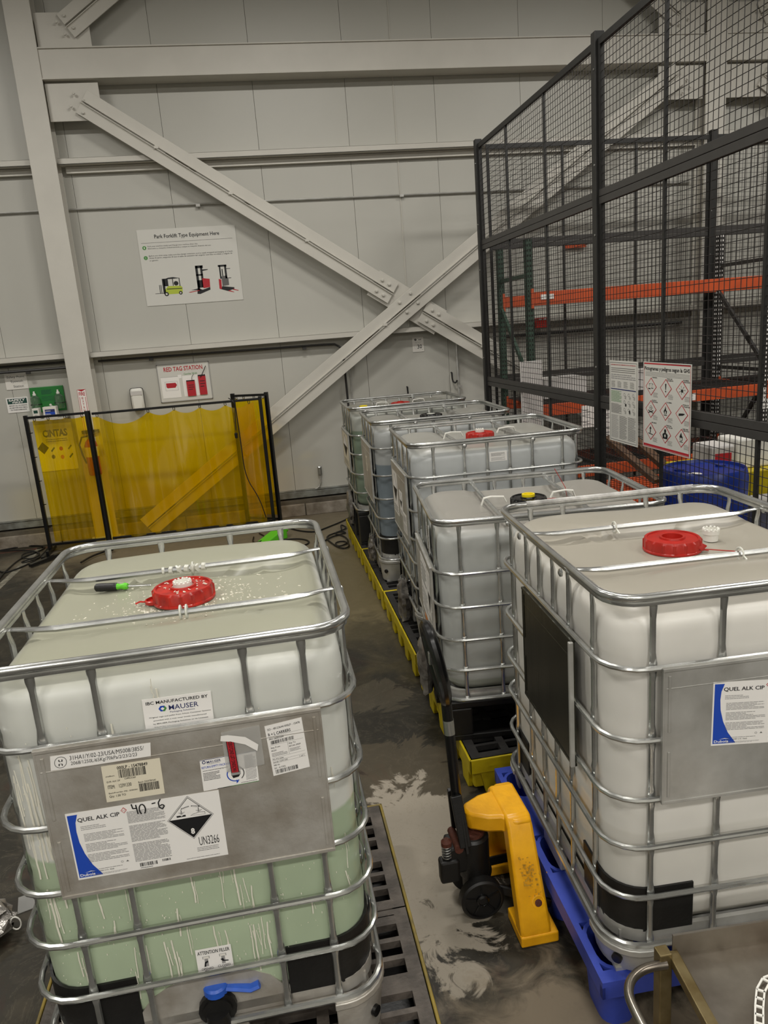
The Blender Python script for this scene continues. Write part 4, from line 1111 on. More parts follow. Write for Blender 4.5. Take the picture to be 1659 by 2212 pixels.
    b.bar(base + Vector((0.0, 0.065, 0.02)), base + Vector((-0.015, 0.035, 0.22)), 0.02, 0.045, up=(1, 0, 0)); b.bar(base + Vector((0.0, -0.065, 0.02)), base + Vector((-0.015, -0.012, 0.22)), 0.02, 0.045, up=(1, 0, 0))
    b.build('handle_fork', M['black_pl'], t, smooth=False, bevel=0.003)
    b = MB(); b.tube([base + d_ * 0.17, top], 0.0215, 14); b.build('shaft', M['black_gloss'], t)
    b = MB(); b.tube([base + d_ * 0.47, base + d_ * 0.53], 0.0222, 14); b.build('worn_sticker', M['galv'], t)
    return t, base, top, d_
jack, jb, jt, jd = pallet_jack()
def jack_loop(t, top):
    # closed D handle in the y-z plane, thick flat moulded bar with a trigger and cross web
    c = Vector((top.x - 0.005, top.y + 0.0, top.z)); pts = []
    prof = [(0, -0.03), (0.06, 0.03), (0.088, 0.11), (0.09, 0.19), (0.07, 0.255), (0.03, 0.29), (-0.03, 0.29), (-0.07, 0.255), (-0.09, 0.19), (-0.088, 0.11), (-0.06, 0.03)]
    # smooth the polygon
    P_ = [Vector((0, y, z)) for y, z in prof]
    for _ in range(2):
        Q = []
        for i in range(len(P_)):
            a, b_ = P_[i], P_[(i + 1) % len(P_)]; Q += [a.lerp(b_, 0.25), a.lerp(b_, 0.75)]
        P_ = Q
    P_ = [c + Vector((-0.05 * (p.z / 0.29), p.y, p.z)) for p in P_]
    b = MB(); b.tube(P_, 0.0205, 10, closed=True, ell=[(1.1, 1.35)] * len(P_), up=(1, 0, 0)); b.build('grip_loop', M['black_gloss'], t)
    b = MB(); b.prism([(-0.05, 0.0), (0.05, 0.0), (0.028, 0.1), (-0.028, 0.1)], 0.02, lambda q: c + Vector((-0.012 + q.z - 0.05 * (q.y / 0.29), q.x, q.y + 0.0))); b.build('web', M['black_gloss'], t, smooth=False, bevel=0.004)
    b = MB(); b.box(c + Vector((-0.04, -0.01, 0.17)), (0.03, 0.022, 0.05)); b.bar(c + Vector((-0.02, -0.005, 0.08)), c + Vector((-0.036, -0.01, 0.15)), 0.016, 0.012); b.build('trigger', M['galv'], t, smooth=False, bevel=0.003)
    b = MB(); b.tube([c + Vector((-0.045, 0.02, 0.27)), c + Vector((-0.05, -0.02, 0.275))], 0.006, 6); b.build('red_pin', M['red_pl'], t)
jack_loop(jack, jt)

# ================================================================== WELDING SCREENS
def curtain_mesh(a, c, z0, z1, nx, nz, hooks, sag, seed, slack=0.35, depth=0.05):
    """film hung from hooks between floor points a and c; folds run down from the hooks"""
    rn_ = random.Random(seed); d = (c - a); L_ = d.length; d.normalize(); n = Vector((d.y, -d.x, 0))
    vs = []
    ph = [rn_.uniform(0, 6) for _ in range(6)]
    for j in range(nz + 1):
        f = j / nz
        for i in range(nx + 1):
            u = i / nx; x = u * L_
            k = min(hooks, key=lambda h: abs(h - u)); hs = sorted(hooks)
            lo = max([h for h in hs if h <= u + 1e-9], default=0); hi = min([h for h in hs if h >= u - 1e-9], default=1)
            if hi > lo: g = (u - lo) / (hi - lo); s_ = 4 * g * (1 - g) * sag * ((hi - lo) / 0.2) ** 1.1
            else: s_ = 0
            z = z1 - 0.035 - s_ * (1 - f) ** 2 - f * (z1 - 0.035 - z0)
            fold = 0
            for h in hs: fold += 0.9 * math.exp(-((u - h - 0.02 * math.sin(3 * f + h * 9)) / (0.012 + 0.02 * f)) ** 2) * (1 - 0.5 * f)
            w_ = depth * (0.35 * math.sin(u * 21 + ph[0] + f * 1.5) + 0.22 * math.sin(u * 47 + ph[1] - f * 2) * (0.4 + f) + 0.5 * fold + 0.25 * math.sin(u * 9 + 5 * f + ph[2]))
            w_ += depth * 0.5 * math.sin(6 * f + 11 * u + ph[3]) * f * (1 - f)
            vs.append(a + d * x + n * w_ * (0.35 + 0.65 * min(1, f * 3)) + Vector((0, 0, z)))
    fs = [(j * (nx + 1) + i, j * (nx + 1) + i + 1, (j + 1) * (nx + 1) + i + 1, (j + 1) * (nx + 1) + i) for j in range(nz) for i in range(nx)]
    return vs, fs
def welding_screen(label, a, c, zt_, zb, hooks, seed, sag, z_low=0.1, inset=(0.03, 0.03), side_ties=True, post_r=0.021, depth=0.05, posts=(True, True)):
    a = Vector((a[0], a[1], 0)); c = Vector((c[0], c[1], 0)); d = (c - a).normalized()
    t = thing('welding_screen', label, 'screen', ((a + c) / 2), 0, 'yellow film welding screens')
    K = M['black_gloss']
    if posts[0]:
        b = MB(); b.box((a.x, a.y, zt_ / 2 + 0.04), (0.042, 0.042, zt_ - 0.02), rz=math.atan2(d.y, d.x)); b.build('post', K, t, True, smooth=False, bevel=0.004)
    if posts[1]:
        b = MB(); b.box((c.x, c.y, zt_ / 2 + 0.04), (0.042, 0.042, zt_ - 0.02), rz=math.atan2(d.y, d.x)); b.build('post', K, t, True, smooth=False, bevel=0.004)
    for z in (zt_, z_low):
        b = MB(); b.bar(a + Vector((0, 0, z)), c + Vector((0, 0, z)), 0.028, 0.028); b.build('rail', K, t, True, smooth=False, bevel=0.003)
    vs, fs = curtain_mesh(a + d * inset[0], c - d * inset[1], zb, zt_, 110, 40, hooks, sag, seed, depth=depth)
    b = MB(); b.add(vs, fs); b.build('curtain', M['curtain'], t, True, angle=180)
    L_ = (c - a).length - inset[0] - inset[1]
    for h in hooks:
        p = a + d * (inset[0] + h * L_)
        b = MB(); pts = [p + d * (0.012 * math.cos(q)) + Vector((0, -0.002, zt_ - 0.028 + 0.02 * math.sin(q))) for q in [2 * PI * k / 8 for k in range(8)]]; b.tube(pts, 0.004, 5, closed=True); b.build('hook', K, t, True)
    if side_ties:
        for k in range(5):
            p = a + d * 0.02 + Vector((0, 0, zb + (zt_ - zb) * (0.12 + 0.19 * k)))
            b = MB(); b.tube([p, p + d * 0.03 + Vector((0, -0.01, 0.005))], 0.005, 5); b.build('tie_hook', K, t, True)
    return t
SA = (-2.73, 9.25); SB = (-2.03, 9.23); SC = (-0.03, 9.20)
welding_screen('narrow yellow welding curtain in a black frame, left of the wide one', SA, (-2.072, 9.23), 1.635, 0.13, [0.04, 0.3, 0.62, 0.95], 4, 0.01, inset=(0.07, 0.0), depth=0.02, posts=(True, False))
welding_screen('wide yellow welding curtain in a black frame in front of the back wall', (-1.99, 9.23), SC, 1.62, 0.1, [0.03, 0.34, 0.5, 0.66, 0.82, 0.97], 9, 0.07, inset=(0.0, 0.08), side_ties=False, depth=0.07, posts=(False, True))
welding_screen('yellow welding curtain folded back behind the right end of the wide one', (0.05, 9.24), (-0.36, 9.5), 1.66, 0.15, [0.05, 0.35, 0.7, 0.95], 2, 0.01, side_ties=False, depth=0.02)
b = MB(); b.tube([(-2.03, 9.2, 0.0), (-2.03, 9.2, 1.66)], 0.034, 14); 
for (x, y) in ((-2.03, 9.2),):
    pass
tag(recentre(b.build('screen_post', M['black_gloss'])), 'thick black round post between the narrow and wide yellow curtains', 'post')
for (x, y, lab) in ((-2.73, 9.25, 'black floor foot under the left post of the narrow curtain'), (-2.0, 9.2, 'black floor foot under the thick middle screen post'), (-0.03, 9.2, 'black floor foot under the right end of the wide curtain')):
    b = MB(); b.bar((x, y - 0.36, 0.03), (x, y + 0.2, 0.03), 0.04, 0.04); b.bar((x + 0.05, y - 0.3, 0.03), (x + 0.05, y - 0.3, 0.1), 0.035, 0.035)
    tag(recentre(b.build('floor_stand', M['black_gloss'], smooth=False, bevel=0.003)), lab, 'foot')
pa = on_z(65, 1222, 0.03); pb = on_z(205, 1168, 0.05)
b = MB(); b.bar(pa, pb, 0.05, 0.035); tag(recentre(b.build('floor_rail', M['black_gloss'], smooth=False)), 'black rail lying on the floor in front of the narrow curtain', 'rail')
# cable hung over the wide screen
def cord(pts, r, name, label, cat='cord', m='rubber', smooth_n=3, group=None):
    P_ = [Vector(p) for p in pts]
    for _ in range(smooth_n):
        Q = [P_[0]]
        for i in range(len(P_) - 1): Q += [P_[i].lerp(P_[i + 1], 0.25), P_[i].lerp(P_[i + 1], 0.75)]
        Q.append(P_[-1]); P_ = Q
    b = MB(); b.tube(P_, r, 6); o = tag(recentre(b.build(name, M[m])), label, cat, group); return o
def pxs(l, y): return [on_y(u, v, y) for u, v in l]
cord([Vector(on_y(494, 862, 9.21)) + Vector((0, 0, 0.01))] + pxs([(500, 864), (508, 872), (513, 905), (521, 960), (530, 1030), (560, 1075), (575, 1118)], 9.12), 0.006, 'extension_cable', 'black cord hanging down in front of the right half of the wide yellow curtain')
cord(pxs([(508, 868), (508, 905), (510, 930)], 9.12) , 0.005, 'hanging_cable', 'short black cord ending in a plug, hanging before the wide yellow curtain')
b = MB(); p = on_y(510, 940, 9.12); b.lathe([(0.0, -0.04), (0.016, -0.035), (0.02, 0.02), (0.01, 0.03), (0, 0.03)], p, 10); tag(recentre(b.build('cable_plug', M['black_pl'])), 'black plug at the end of the cord on the wide curtain', 'plug')
def fl(l, z=0.012): return [on_z(u, v, z) for u, v in l]
cord(fl([(0, 1189), (60, 1178), (105, 1180), (75, 1195), (45, 1205), (10, 1235), (-5, 1255)]), 0.009, 'power_cable', 'black cord running along the wall base to the left edge of the floor')
cord(fl([(0, 1190), (60, 1188), (90, 1195), (70, 1208), (45, 1205), (50, 1195), (85, 1190), (85, 1203), (40, 1215), (60, 1215), (95, 1200), (105, 1185)], 0.02), 0.008, 'coiled_cable', 'tangle of black cord on the floor left of the narrow curtain')
cord(fl([(-5, 1232), (10, 1238), (40, 1228), (75, 1212), (95, 1195), (108, 1178)]), 0.009, 'power_cable', 'black cord curving over the white floor line at the left')
cord(fl([(612, 1135), (640, 1146), (680, 1150), (700, 1142), (740, 1126), (760, 1115)]), 0.009, 'power_cable', 'black cord curving over the floor to the far yellow spill pallet')
cord(fl([(610, 1166), (650, 1163), (672, 1170), (655, 1180), (620, 1180)]), 0.009, 'power_cable', 'loop of black cord on the floor behind the green tank')
cord(fl([(690, 1165), (676, 1172), (695, 1172), (715, 1160), (733, 1155), (750, 1150), (735, 1148), (720, 1152), (745, 1158), (755, 1172), (730, 1182), (722, 1172), (745, 1168), (757, 1178), (745, 1186), (725, 1180), (700, 1160), (728, 1150), (752, 1140), (735, 1132), (738, 1145)], 0.016), 0.009, 'coiled_cable', 'tangle of black cord on the floor beside the far yellow spill pallet')
cord(fl([(548, 1160), (545, 1172), (560, 1172), (575, 1160), (560, 1152)]), 0.008, 'power_cable', 'small loop of black cord by the green scoop under the wide curtain')
cord(fl([(175, 1215), (200, 1200), (245, 1185)], 0.03), 0.012, 'power_cable', 'thick black cord on the floor in front of the narrow curtain')
# lime green scoop on the floor
p = on_z(590, 1166, 0.0)
t = thing('dust_pan', 'lime green pan lying on the floor under the wide curtain end', 'dustpan', (p.x, p.y, 0), 0.5)
b = MB(); b.prism([(-0.17, 0.0), (0.15, 0.0), (0.15, 0.12), (0.1, 0.12)], 0.18, lambda q: Vector((q.x, q.z - 0.09, q.y))); b.build('pan', M['green_pl'], t, smooth=False, bevel=0.01)
b = MB(); b.tube([(0.15, 0, 0.08), (0.21, 0.01, 0.07)], 0.018, 10); b.build('handle', M['green_pl'], t)

# ================================================================== THINGS ON THE BACK WALL
def sheet(name, label, cat, px, y, base, draw, thick=0.004, n=Vector((0, -1, 0)), group=None):
    TLp, TRp, BLp = [on_y(u, v, y) for u, v in px]
    # straighten: level top, plumb sides
    TRp.z = TLp.z = (TLp.z + TRp.z) / 2; BLp.x = TLp.x
    D = Decal(TLp, TRp, BLp, n, thick, 0.0006, base); draw(D)
    return tag(D.build(name), label, cat, group)
WP = WY - 0.001
def d_fork(D):
    K = M['ink']
    D.text('Park Forklift Type Equipment Here', 0.17, 0.865, 0.83, 0.93, K, 0.014)
    D.rect(0.03, 0.825, 0.96, 0.829, M['ink_mid'])
    for y, n_ in ((0.765, '1'), (0.635, '2')):
        D.disc(0.055, y, 0.02, 0.026, M['ink_green']); D.text(n_, 0.05, y - 0.012, 0.06, y + 0.012, M['paper'])
    D.text('Park your machine neatly and Charge your machine After Use.', 0.09, 0.77, 0.6, 0.79, K); D.text('Estacione su maquina cuidadosamente y cargue su maquina despues del uso', 0.09, 0.742, 0.73, 0.762, K)
    D.text('Before you drive away, make sure the charger extension cord is neatly wrapped and hanging on a hook.', 0.09, 0.645, 0.95, 0.667, K); D.text('Antes de partir, asegurese de que el cable de extension del cargador este bien enrollado y colgado de', 0.09, 0.617, 0.94, 0.64, K); D.text('un gancho.', 0.09, 0.585, 0.18, 0.606, K)
    # counterbalance truck
    L_ = M['ink_lime']; R_ = M['ink_red']; G = M['ink_mid']
    D.poly([(0.20, 0.14), (0.38, 0.14), (0.385, 0.22), (0.37, 0.245), (0.24, 0.25), (0.2, 0.2)], L_, 1); D.rect(0.225, 0.205, 0.38, 0.215, K, 2)
    D.rect(0.185, 0.15, 0.21, 0.35, K, 1); D.rect(0.15, 0.16, 0.157, 0.27, K, 1); D.rect(0.165, 0.16, 0.172, 0.27, K, 1); D.rect(0.10, 0.155, 0.2, 0.161, K, 1)
    D.poly([(0.2, 0.34), (0.37, 0.345), (0.3, 0.365), (0.25, 0.36)], K, 2); D.rect(0.20, 0.25, 0.245, 0.35, K, 1); D.rect(0.29, 0.25, 0.298, 0.35, K, 1); D.rect(0.358, 0.24, 0.366, 0.35, K, 1); D.disc(0.325, 0.28, 0.024, 0.03, K, 1)
    D.disc(0.215, 0.145, 0.022, 0.028, K, 3); D.disc(0.215, 0.145, 0.01, 0.013, M['paper'], 4); D.disc(0.36, 0.15, 0.018, 0.024, K, 3); D.disc(0.36, 0.15, 0.008, 0.01, M['paper'], 4)
    # order picker
    D.rect(0.54, 0.16, 0.565, 0.49, K); D.rect(0.59, 0.2, 0.612, 0.49, K); D.rect(0.54, 0.46, 0.62, 0.495, K); D.rect(0.54, 0.36, 0.61, 0.38, K); D.rect(0.545, 0.2, 0.6, 0.3, K); D.poly([(0.61, 0.42), (0.665, 0.43), (0.67, 0.44), (0.61, 0.44)], K)
    D.poly([(0.60, 0.19), (0.67, 0.2), (0.675, 0.31), (0.6, 0.325)], R_, 2); D.poly([(0.53, 0.12), (0.56, 0.115), (0.67, 0.165), (0.67, 0.2), (0.59, 0.17), (0.54, 0.2)], K, 1); D.poly([(0.44, 0.15), (0.56, 0.17), (0.55, 0.16), (0.46, 0.143)], R_, 2); D.poly([(0.47, 0.175), (0.54, 0.19), (0.54, 0.17)], K, 2)
    # reach truck
    D.rect(0.775, 0.46, 0.865, 0.485, K); D.rect(0.785, 0.3, 0.80, 0.48, K); D.rect(0.84, 0.3, 0.86, 0.48, K); D.poly([(0.80, 0.2), (0.87, 0.21), (0.87, 0.3), (0.85, 0.34), (0.8, 0.33)], G, 1); D.rect(0.81, 0.33, 0.82, 0.43, K); D.rect(0.86, 0.425, 0.9, 0.435, G); D.rect(0.87, 0.30, 0.9, 0.308, K)
    D.poly([(0.765, 0.17), (0.79, 0.16), (0.795, 0.29), (0.768, 0.3)], R_, 2); D.poly([(0.77, 0.165), (0.85, 0.13), (0.92, 0.155), (0.92, 0.175), (0.8, 0.2)], K, 1); D.poly([(0.85, 0.13), (0.91, 0.108), (0.915, 0.113), (0.87, 0.14)], R_, 2); D.poly([(0.9, 0.145), (0.96, 0.125), (0.963, 0.132), (0.91, 0.155)], R_, 2)
sheet('wall_poster', 'large white poster reading Park Forklift Type Equipment Here', 'poster', [(294, 496), (507, 487), (316, 662)], WP - 0.002, M['poster_grey'], d_fork)
def d_red(D):
    D.frame(0, 0, 1, 1, 0.014, M['ink_grey'], 1)
    D.text('RED TAG STATION', 0.13, 0.80, 0.87, 0.92, M['ink_red'], 0.02)
    D.text('Gemba Walk', 0.5, 0.685, 0.76, 0.735, M['ink_green'])
    D.rect(0.05, 0.10, 0.40, 0.66, M['paper_bright'], 1); D.rect(0.05, 0.655, 0.40, 0.662, M['ink_grey'], 2); D.rect(0.46, 0.12, 0.92, 0.66, M['paper_bright'], 1); D.rect(0.38, 0.6, 0.45, 0.7, M['paper_bright'], 3); D.poly([(0.14, 0.4), (0.16, 0.37), (0.31, 0.37), (0.345, 0.44), (0.32, 0.5), (0.14, 0.5)], M['ink_red'], 3); D.frame(0.12, 0.30, 0.36, 0.54, 0.004, M['ink_grey'], 2)
    D.rect(0.05, 0.1, 0.4, 0.105, M['ink_grey'], 2)
redt = sheet('tag_board', 'white Red Tag Station board on the wall above the curtain', 'board', [(337, 789), (450, 779), (352, 870)], WP - 0.002, M['poster_grey'], d_red, thick=0.012)
for (px_, lab, lean) in (([(402, 822), (420, 820), (405, 856)], 'shorter red tag bundle hanging on the tag board', 0.0), ([(427, 810), (443, 808), (430, 853)], 'taller red tag bundle at the right of the tag board', 0.0)):
    def d_tag(D): D.lines(0.2, 0.4, 0.85, 0.8, 3, M['ink'], 0.3, seed=5); D.rect(0, 0.93, 1, 1.0, M['ink'], 1)
    sheet('red_tag', lab, 'tag', px_, WP - 0.022, M['ink_red'], d_tag, thick=0.006, group='red tag bundles')
cord(pxs([(415, 822), (414, 814), (418, 808)], 9.815), 0.003, 'tag_string', 'thin dark string on the shorter red tag bundle', 'string', smooth_n=1)
cord(pxs([(433, 815), (440, 800), (444, 790)], 9.815), 0.004, 'marker_pen', 'thin dark pen hooked above the taller red tag bundle', 'pen', smooth_n=1)
def d_eye(D): D.text('Safety Point', 0.1, 0.68, 0.9, 0.86, M['ink'], 0.0); D.text('Eyewash', 0.26, 0.4, 0.8, 0.58, M['ink']); D.text('Station', 0.34, 0.12, 0.8, 0.27, M['ink'])
sheet('wall_sign', 'white paper sign reading Safety Point Eyewash Station', 'sign', [(8, 808), (56, 806), (13, 843)], WP - 0.002, M['paper'], d_eye)
def d_saf(D):
    D.rect(0.06, 0.58, 0.95, 0.93, M['ink_darkgreen'], 1); D.text('SAFETY', 0.12, 0.76, 0.88, 0.9, M['paper_bright'], 0.03); D.text('FIRST', 0.28, 0.61, 0.78, 0.73, M['paper_bright'], 0.03)
    D.text('REPORT ALL ACCIDENTS', 0.1, 0.42, 0.93, 0.5, M['ink'], 0.02); D.text('NO MATTER HOW SMALL', 0.1, 0.28, 0.93, 0.36, M['ink'], 0.02); D.text('TO YOUR SUPERVISOR', 0.13, 0.14, 0.88, 0.22, M['ink'], 0.02)
sheet('safety_sign', 'white and dark green Safety First sign left of the eyewash board', 'sign', [(12, 860), (59, 857), (16, 893)], WP - 0.002, M['paper_bright'], d_saf)
# eyewash station
TL0, TR0, BL0 = [on_y(u, v, 9.82) for u, v in [(62, 838), (135, 832), (72, 892)]]
t = thing('eyewash_station', 'green eyewash board with two bottles, left of the steel column', 'eyewash station', ((TL0.x + TR0.x) / 2, 9.83, BL0.z))
wd = (TR0.x - TL0.x); hh = TL0.z - BL0.z
b = MB(); b.bb(-wd / 2, wd / 2, -0.01, 0.012, 0, hh); b.build('board', M['green_board'], t, smooth=False, bevel=0.006)
D = Decal(Vector((TL0.x + wd * 0.3, 9.818, TL0.z - 0.02)), Vector((TL0.x + wd * 0.7, 9.818, TL0.z - 0.02)), Vector((TL0.x + wd * 0.3, 9.818, BL0.z + 0.03)), Vector((0, -1, 0)), 0.001, 0.0006, M['green_board'])
D.lines(0.1, 0.72, 0.9, 0.95, 4, M['ink_darkgreen'], 0.5, seed=2); D.lines(0.05, 0.4, 0.95, 0.66, 5, M['ink_darkgreen'], 0.3, seed=6); D.disc(0.62, 0.2, 0.09, 0.05, M['paper'], 1); D.disc(0.72, 0.12, 0.09, 0.04, M['paper'], 1); D.build('instruction_panel', t)
for s in (-1, 1):
    b = MB(); b.lathe([(0.0, 0.03), (0.05, 0.03), (0.056, 0.05), (0.054, 0.18), (0.03, 0.205), (0.022, 0.21)], (s * wd * 0.35, -0.05, 0.0), 18); o = b.build('eyewash_bottle', M['clear_green'], t)
    b = MB(); b.lathe([(0.02, 0.208), (0.022, 0.225), (0.012, 0.235), (0.01, 0.26), (0, 0.26)], (s * wd * 0.35, -0.05, 0), 14); b.build('cap', M['white_pl'], o)
    b = MB(); b.tube([(s * wd * 0.35 - 0.06, 0, 0.1), (s * wd * 0.35 - 0.05, -0.09, 0.1), (s * wd * 0.35 + 0.05, -0.09, 0.1), (s * wd * 0.35 + 0.06, 0, 0.1)], 0.005, 6); b.build('strap', M['black_pl'], t)
# boxes in front of the board (stand on a small shelf behind the screen)
def wall_box(name, label, px, y, depth, base, draw):
    TLp, TRp, BLp = [on_y(u, v, y) for u, v in px]; t_ = thing(name, label, 'box', ((TLp.x + TRp.x) / 2, y + depth / 2, BLp.z))
    w_ = TRp.x - TLp.x; h_ = TLp.z - BLp.z
    b_ = MB(); b_.bb(-w_ / 2, w_ / 2, -depth / 2, depth / 2, 0, h_); b_.build('carton', base, t_, smooth=False, bevel=0.003)
    D_ = Decal(Vector((TLp.x + 0.01, y - 0.001, BLp.z + h_ * 0.96)), Vector((TRp.x - 0.01, y - 0.001, BLp.z + h_ * 0.96)), Vector((TLp.x + 0.01, y - 0.001, BLp.z + h_ * 0.05)), Vector((0, -1, 0)), 0.0008, 0.0005, base); draw(D_); D_.build('print', t_)
    return t_
def d_b1(D): D.rect(0.1, 0.55, 0.95, 0.85, M['ink_darkgreen']); D.lines(0.2, 0.2, 0.8, 0.45, 3, M['ink_mid'], 0.4, seed=3)
def d_b2(D): D.rect(0.1, 0.25, 0.95, 0.8, M['ink_blue']); D.rect(0.1, 0.55, 0.95, 0.8, M['ink_navy'], 2); D.lines(0.15, 0.3, 0.6, 0.45, 2, M['paper'], 0.4, k=3, seed=3); D.lines(0.15, 0.62, 0.6, 0.72, 1, M['paper'], 0.5, k=3, seed=4)
t1 = wall_box('first_aid_box', 'narrow white box with a green band below the left eyewash bottle', [(67, 876), (81, 874), (69, 900)], 9.6, 0.10, M['paper'], d_b1)
t2 = wall_box('wipes_box', 'white box with a blue band below the eyewash board', [(91, 880), (120, 878), (94, 905)], 9.6, 0.10, M['paper'], d_b2)
b = MB(); zz_ = min(t1.location.z, t2.location.z)
t1.location.z = t2.location.z = zz_
b.bb(t1.location.x - 0.12, t2.location.x + 0.16, 9.6, 9.85, zz_ - 0.02, zz_ - 0.001); tag(recentre(b.build('wall_shelf', M['frame_white'], smooth=False)), 'small shelf under the two boxes, behind the curtain rail', 'shelf')
# fire extinguisher sign on the column
def d_fire(D):
    D.frame(0, 0, 1, 1, 0.03, M['ink_red'], 1); D.poly([(0.02, 0.995), (0.5, 0.955), (0.98, 0.995)], M['ink_red'], 2)
    D.text('FIRE', 0.14, 0.865, 0.86, 0.945, M['ink_red'], 0.02)
    for i, ch in enumerate('EXTINGUISHER'): D.text(ch, 0.4 if ch != 'I' else 0.46, 0.79 - i * 0.066, 0.6 if ch != 'I' else 0.54, 0.835 - i * 0.066, M['ink_red'], 0.01)
    D.rect(0.14, 0.02, 0.2, 0.84, M['ink_red'], 1); D.rect(0.8, 0.02, 0.86, 0.84, M['ink_red'], 1)
TLp = on_y(166, 842, FY - 0.022)
D = Decal(Vector((TLp.x, FY - 0.0215, TLp.z)), Vector((TLp.x + 0.1, FY - 0.0215, TLp.z)), Vector((TLp.x, FY - 0.0215, TLp.z - 0.56)), Vector((0, -1, 0)), 0.002, 0.0005, M['paper_bright']); d_fire(D)
tag(D.build('extinguisher_sign'), 'tall narrow white sign with red FIRE EXTINGUISHER lettering on the column', 'sign')
# soap dispenser
p = on_y(301, 886, 9.80)
t = thing('soap_dispenser', 'white rounded soap dispenser on the wall above the wide curtain', 'dispenser', (p.x, 9.80, p.z))
b = MB(); b.box((0, 0, 0.14), (0.165, 0.08, 0.28)); b.build('backplate', M['black_pl'], t, smooth=False, bevel=0.03)
b = MB(); b.box((0.004, -0.02, 0.14), (0.15, 0.1, 0.27)); b.build('cover', M['white_pl'], t, bevel=0.028)
b = MB(); b.box((0.004, -0.072, 0.215), (0.14, 0.004, 0.05)); b.build('window', M['gauze'], t, smooth=False, bevel=0.001)
# small 5S card
def d_30(D):
    D.disc(0.28, 0.84, 0.1, 0.075, M['ink'], 1); D.disc(0.28, 0.84, 0.03, 0.022, M['paper'], 2); D.poly([(0.5, 0.8), (0.6, 0.86), (0.7, 0.83), (0.78, 0.9), (0.8, 0.8)], M['ink_mid'], 1)
    D.rect(0.1, 0.7, 0.9, 0.705, M['ink_mid']); D.text('TIER  Source', 0.22, 0.615, 0.75, 0.65, M['ink']); D.text('30', 0.42, 0.22, 0.84, 0.5, M['ink'], 0.01); D.frame(0.18, 0.22, 0.36, 0.5, 0.01, M['ink_grey']); D.text('A', 0.84, 0.1, 0.9, 0.17, M['ink'])
sheet('wall_card', 'small white card with a large number 30 under the brace', 'card', [(890, 729), (914, 728), (892, 761)], WP - 0.002, M['paper'], d_30)
# uniform poster behind the narrow curtain
def d_cin(D):
    D.text('CiNTAS', 0.2, 0.72, 0.86, 0.88, M['ink_navy'], 0.04); D.lines(0.25, 0.62, 0.85, 0.7, 2, M['ink_mid'], 0.4, seed=7)
    D.diamond(0.15, 0.5, 0.15, 0.13, M['ink'], 1)
    for (x, y, m_, r_) in ((0.4, 0.46, 'ink_darkgreen', 1), (0.62, 0.46, 'ink_red', 0), (0.86, 0.48, 'ink_mid', 1), (0.38, 0.3, 'ink_mid', 0), (0.62, 0.28, 'ink_orange', 0), (0.86, 0.3, 'ink_darkgreen', 1)):
        if r_: D.poly([(x - 0.06, y - 0.03), (x - 0.04, y - 0.06), (x + 0.06, y + 0.02), (x + 0.04, y + 0.05)], M[m_], 1)
        else: D.disc(x, y, 0.05, 0.045, M[m_], 1)
sheet('uniform_poster', 'white CINTAS poster seen through the narrow yellow curtain', 'poster', [(72, 918), (153, 912), (86, 1020)], WP - 0.002, M['paper_bright'], d_cin)
# extinguisher on the column
t = thing('fire_extinguisher', 'red fire extinguisher on the column, seen through the yellow curtain', 'extinguisher', (C1 + 0.02, FY - 0.135, 0.86))
b = MB(); b.lathe([(0.0, 0), (0.07, 0.0), (0.078, 0.02), (0.078, 0.36), (0.06, 0.41), (0.03, 0.44), (0.02, 0.45), (0, 0.45)], (0, 0, 0), 24); b.build('cylinder', M['red_pl'], t)
b = MB(); b.lathe([(0.0795, 0.23), (0.0795, 0.35)], (0, 0, 0), 24, cap=False); b.build('label_band', M['paper'], t)
b = MB(); b.lathe([(0.02, 0.44), (0.022, 0.49), (0, 0.49)], (0, 0, 0), 12); b.bar((0, 0, 0.49), (0.1, -0.01, 0.52), 0.02, 0.008); b.bar((0, 0, 0.475), (0.09, -0.01, 0.47), 0.02, 0.008); b.build('valve_lever', M['galv'], t)
b = MB(); b.tube([(-0.02, 0, 0.48), (-0.09, -0.01, 0.47), (-0.13, -0.01, 0.38), (-0.11, -0.01, 0.25), (-0.085, 0, 0.15)], 0.011, 8); b.build('hose', M['rubber'], t)
b = MB(); b.bb(-0.1, 0.1, 0.08, 0.112, 0.5, 0.54); b.bb(-0.02, 0.02, 0.08, 0.112, 0.2, 0.5); b.build('bracket', M['black_pl'], t, smooth=False)
# conduits, pipes, hooks, outlet
def pipe(pts, r, label, m='galv_dull', clips=(), name='conduit'):
    t_ = thing(name, label, 'pipe', pts[0]); b_ = MB(); b_.tube(pts, r, 8); b_.build('tube', M[m], t_, True)
    for c_ in clips: b_ = MB(); b_.box(c_, (0.05, 0.03, 0.03)); b_.build('clip', M[m], t_, True, smooth=False)
    return t_
pipe([Vector((-8, 9.82, 3.96)), Vector((-2.0, 9.82, 3.96)), Vector((5.9, 9.82, 3.90))], 0.011, 'thin grey conduit running along the wall between the two girts', clips=[(-0.5, 9.81, 3.93), (2.0, 9.81, 3.92)])
pipe([Vector((-1.93, 9.78, 2.205)), Vector((0.85, 9.78, 2.185)), Vector((0.99, 9.78, 2.18)), Vector((1.07, 9.78, 2.13)), Vector((1.09, 9.78, 2.05)), Vector((1.11, 9.78, 0.5))], 0.014, 'dark pipe under the low girt that turns down the wall', 'rack_dark', clips=[(-1.3, 9.77, 2.175), (0.6, 9.77, 2.16)])
pipe([Vector((-8, 9.76, 2.235)), Vector((-2.3, 9.76, 2.225))], 0.014, 'thin dark pipe just under the girt left of the column', 'rack_dark')
pipe([Vector((-8, 9.76, 2.165)), Vector((-2.3, 9.76, 2.16))], 0.016, 'lower dark pipe above the eyewash sign, left of the column', 'rack_dark', clips=[(-2.75, 9.75, 2.135)])
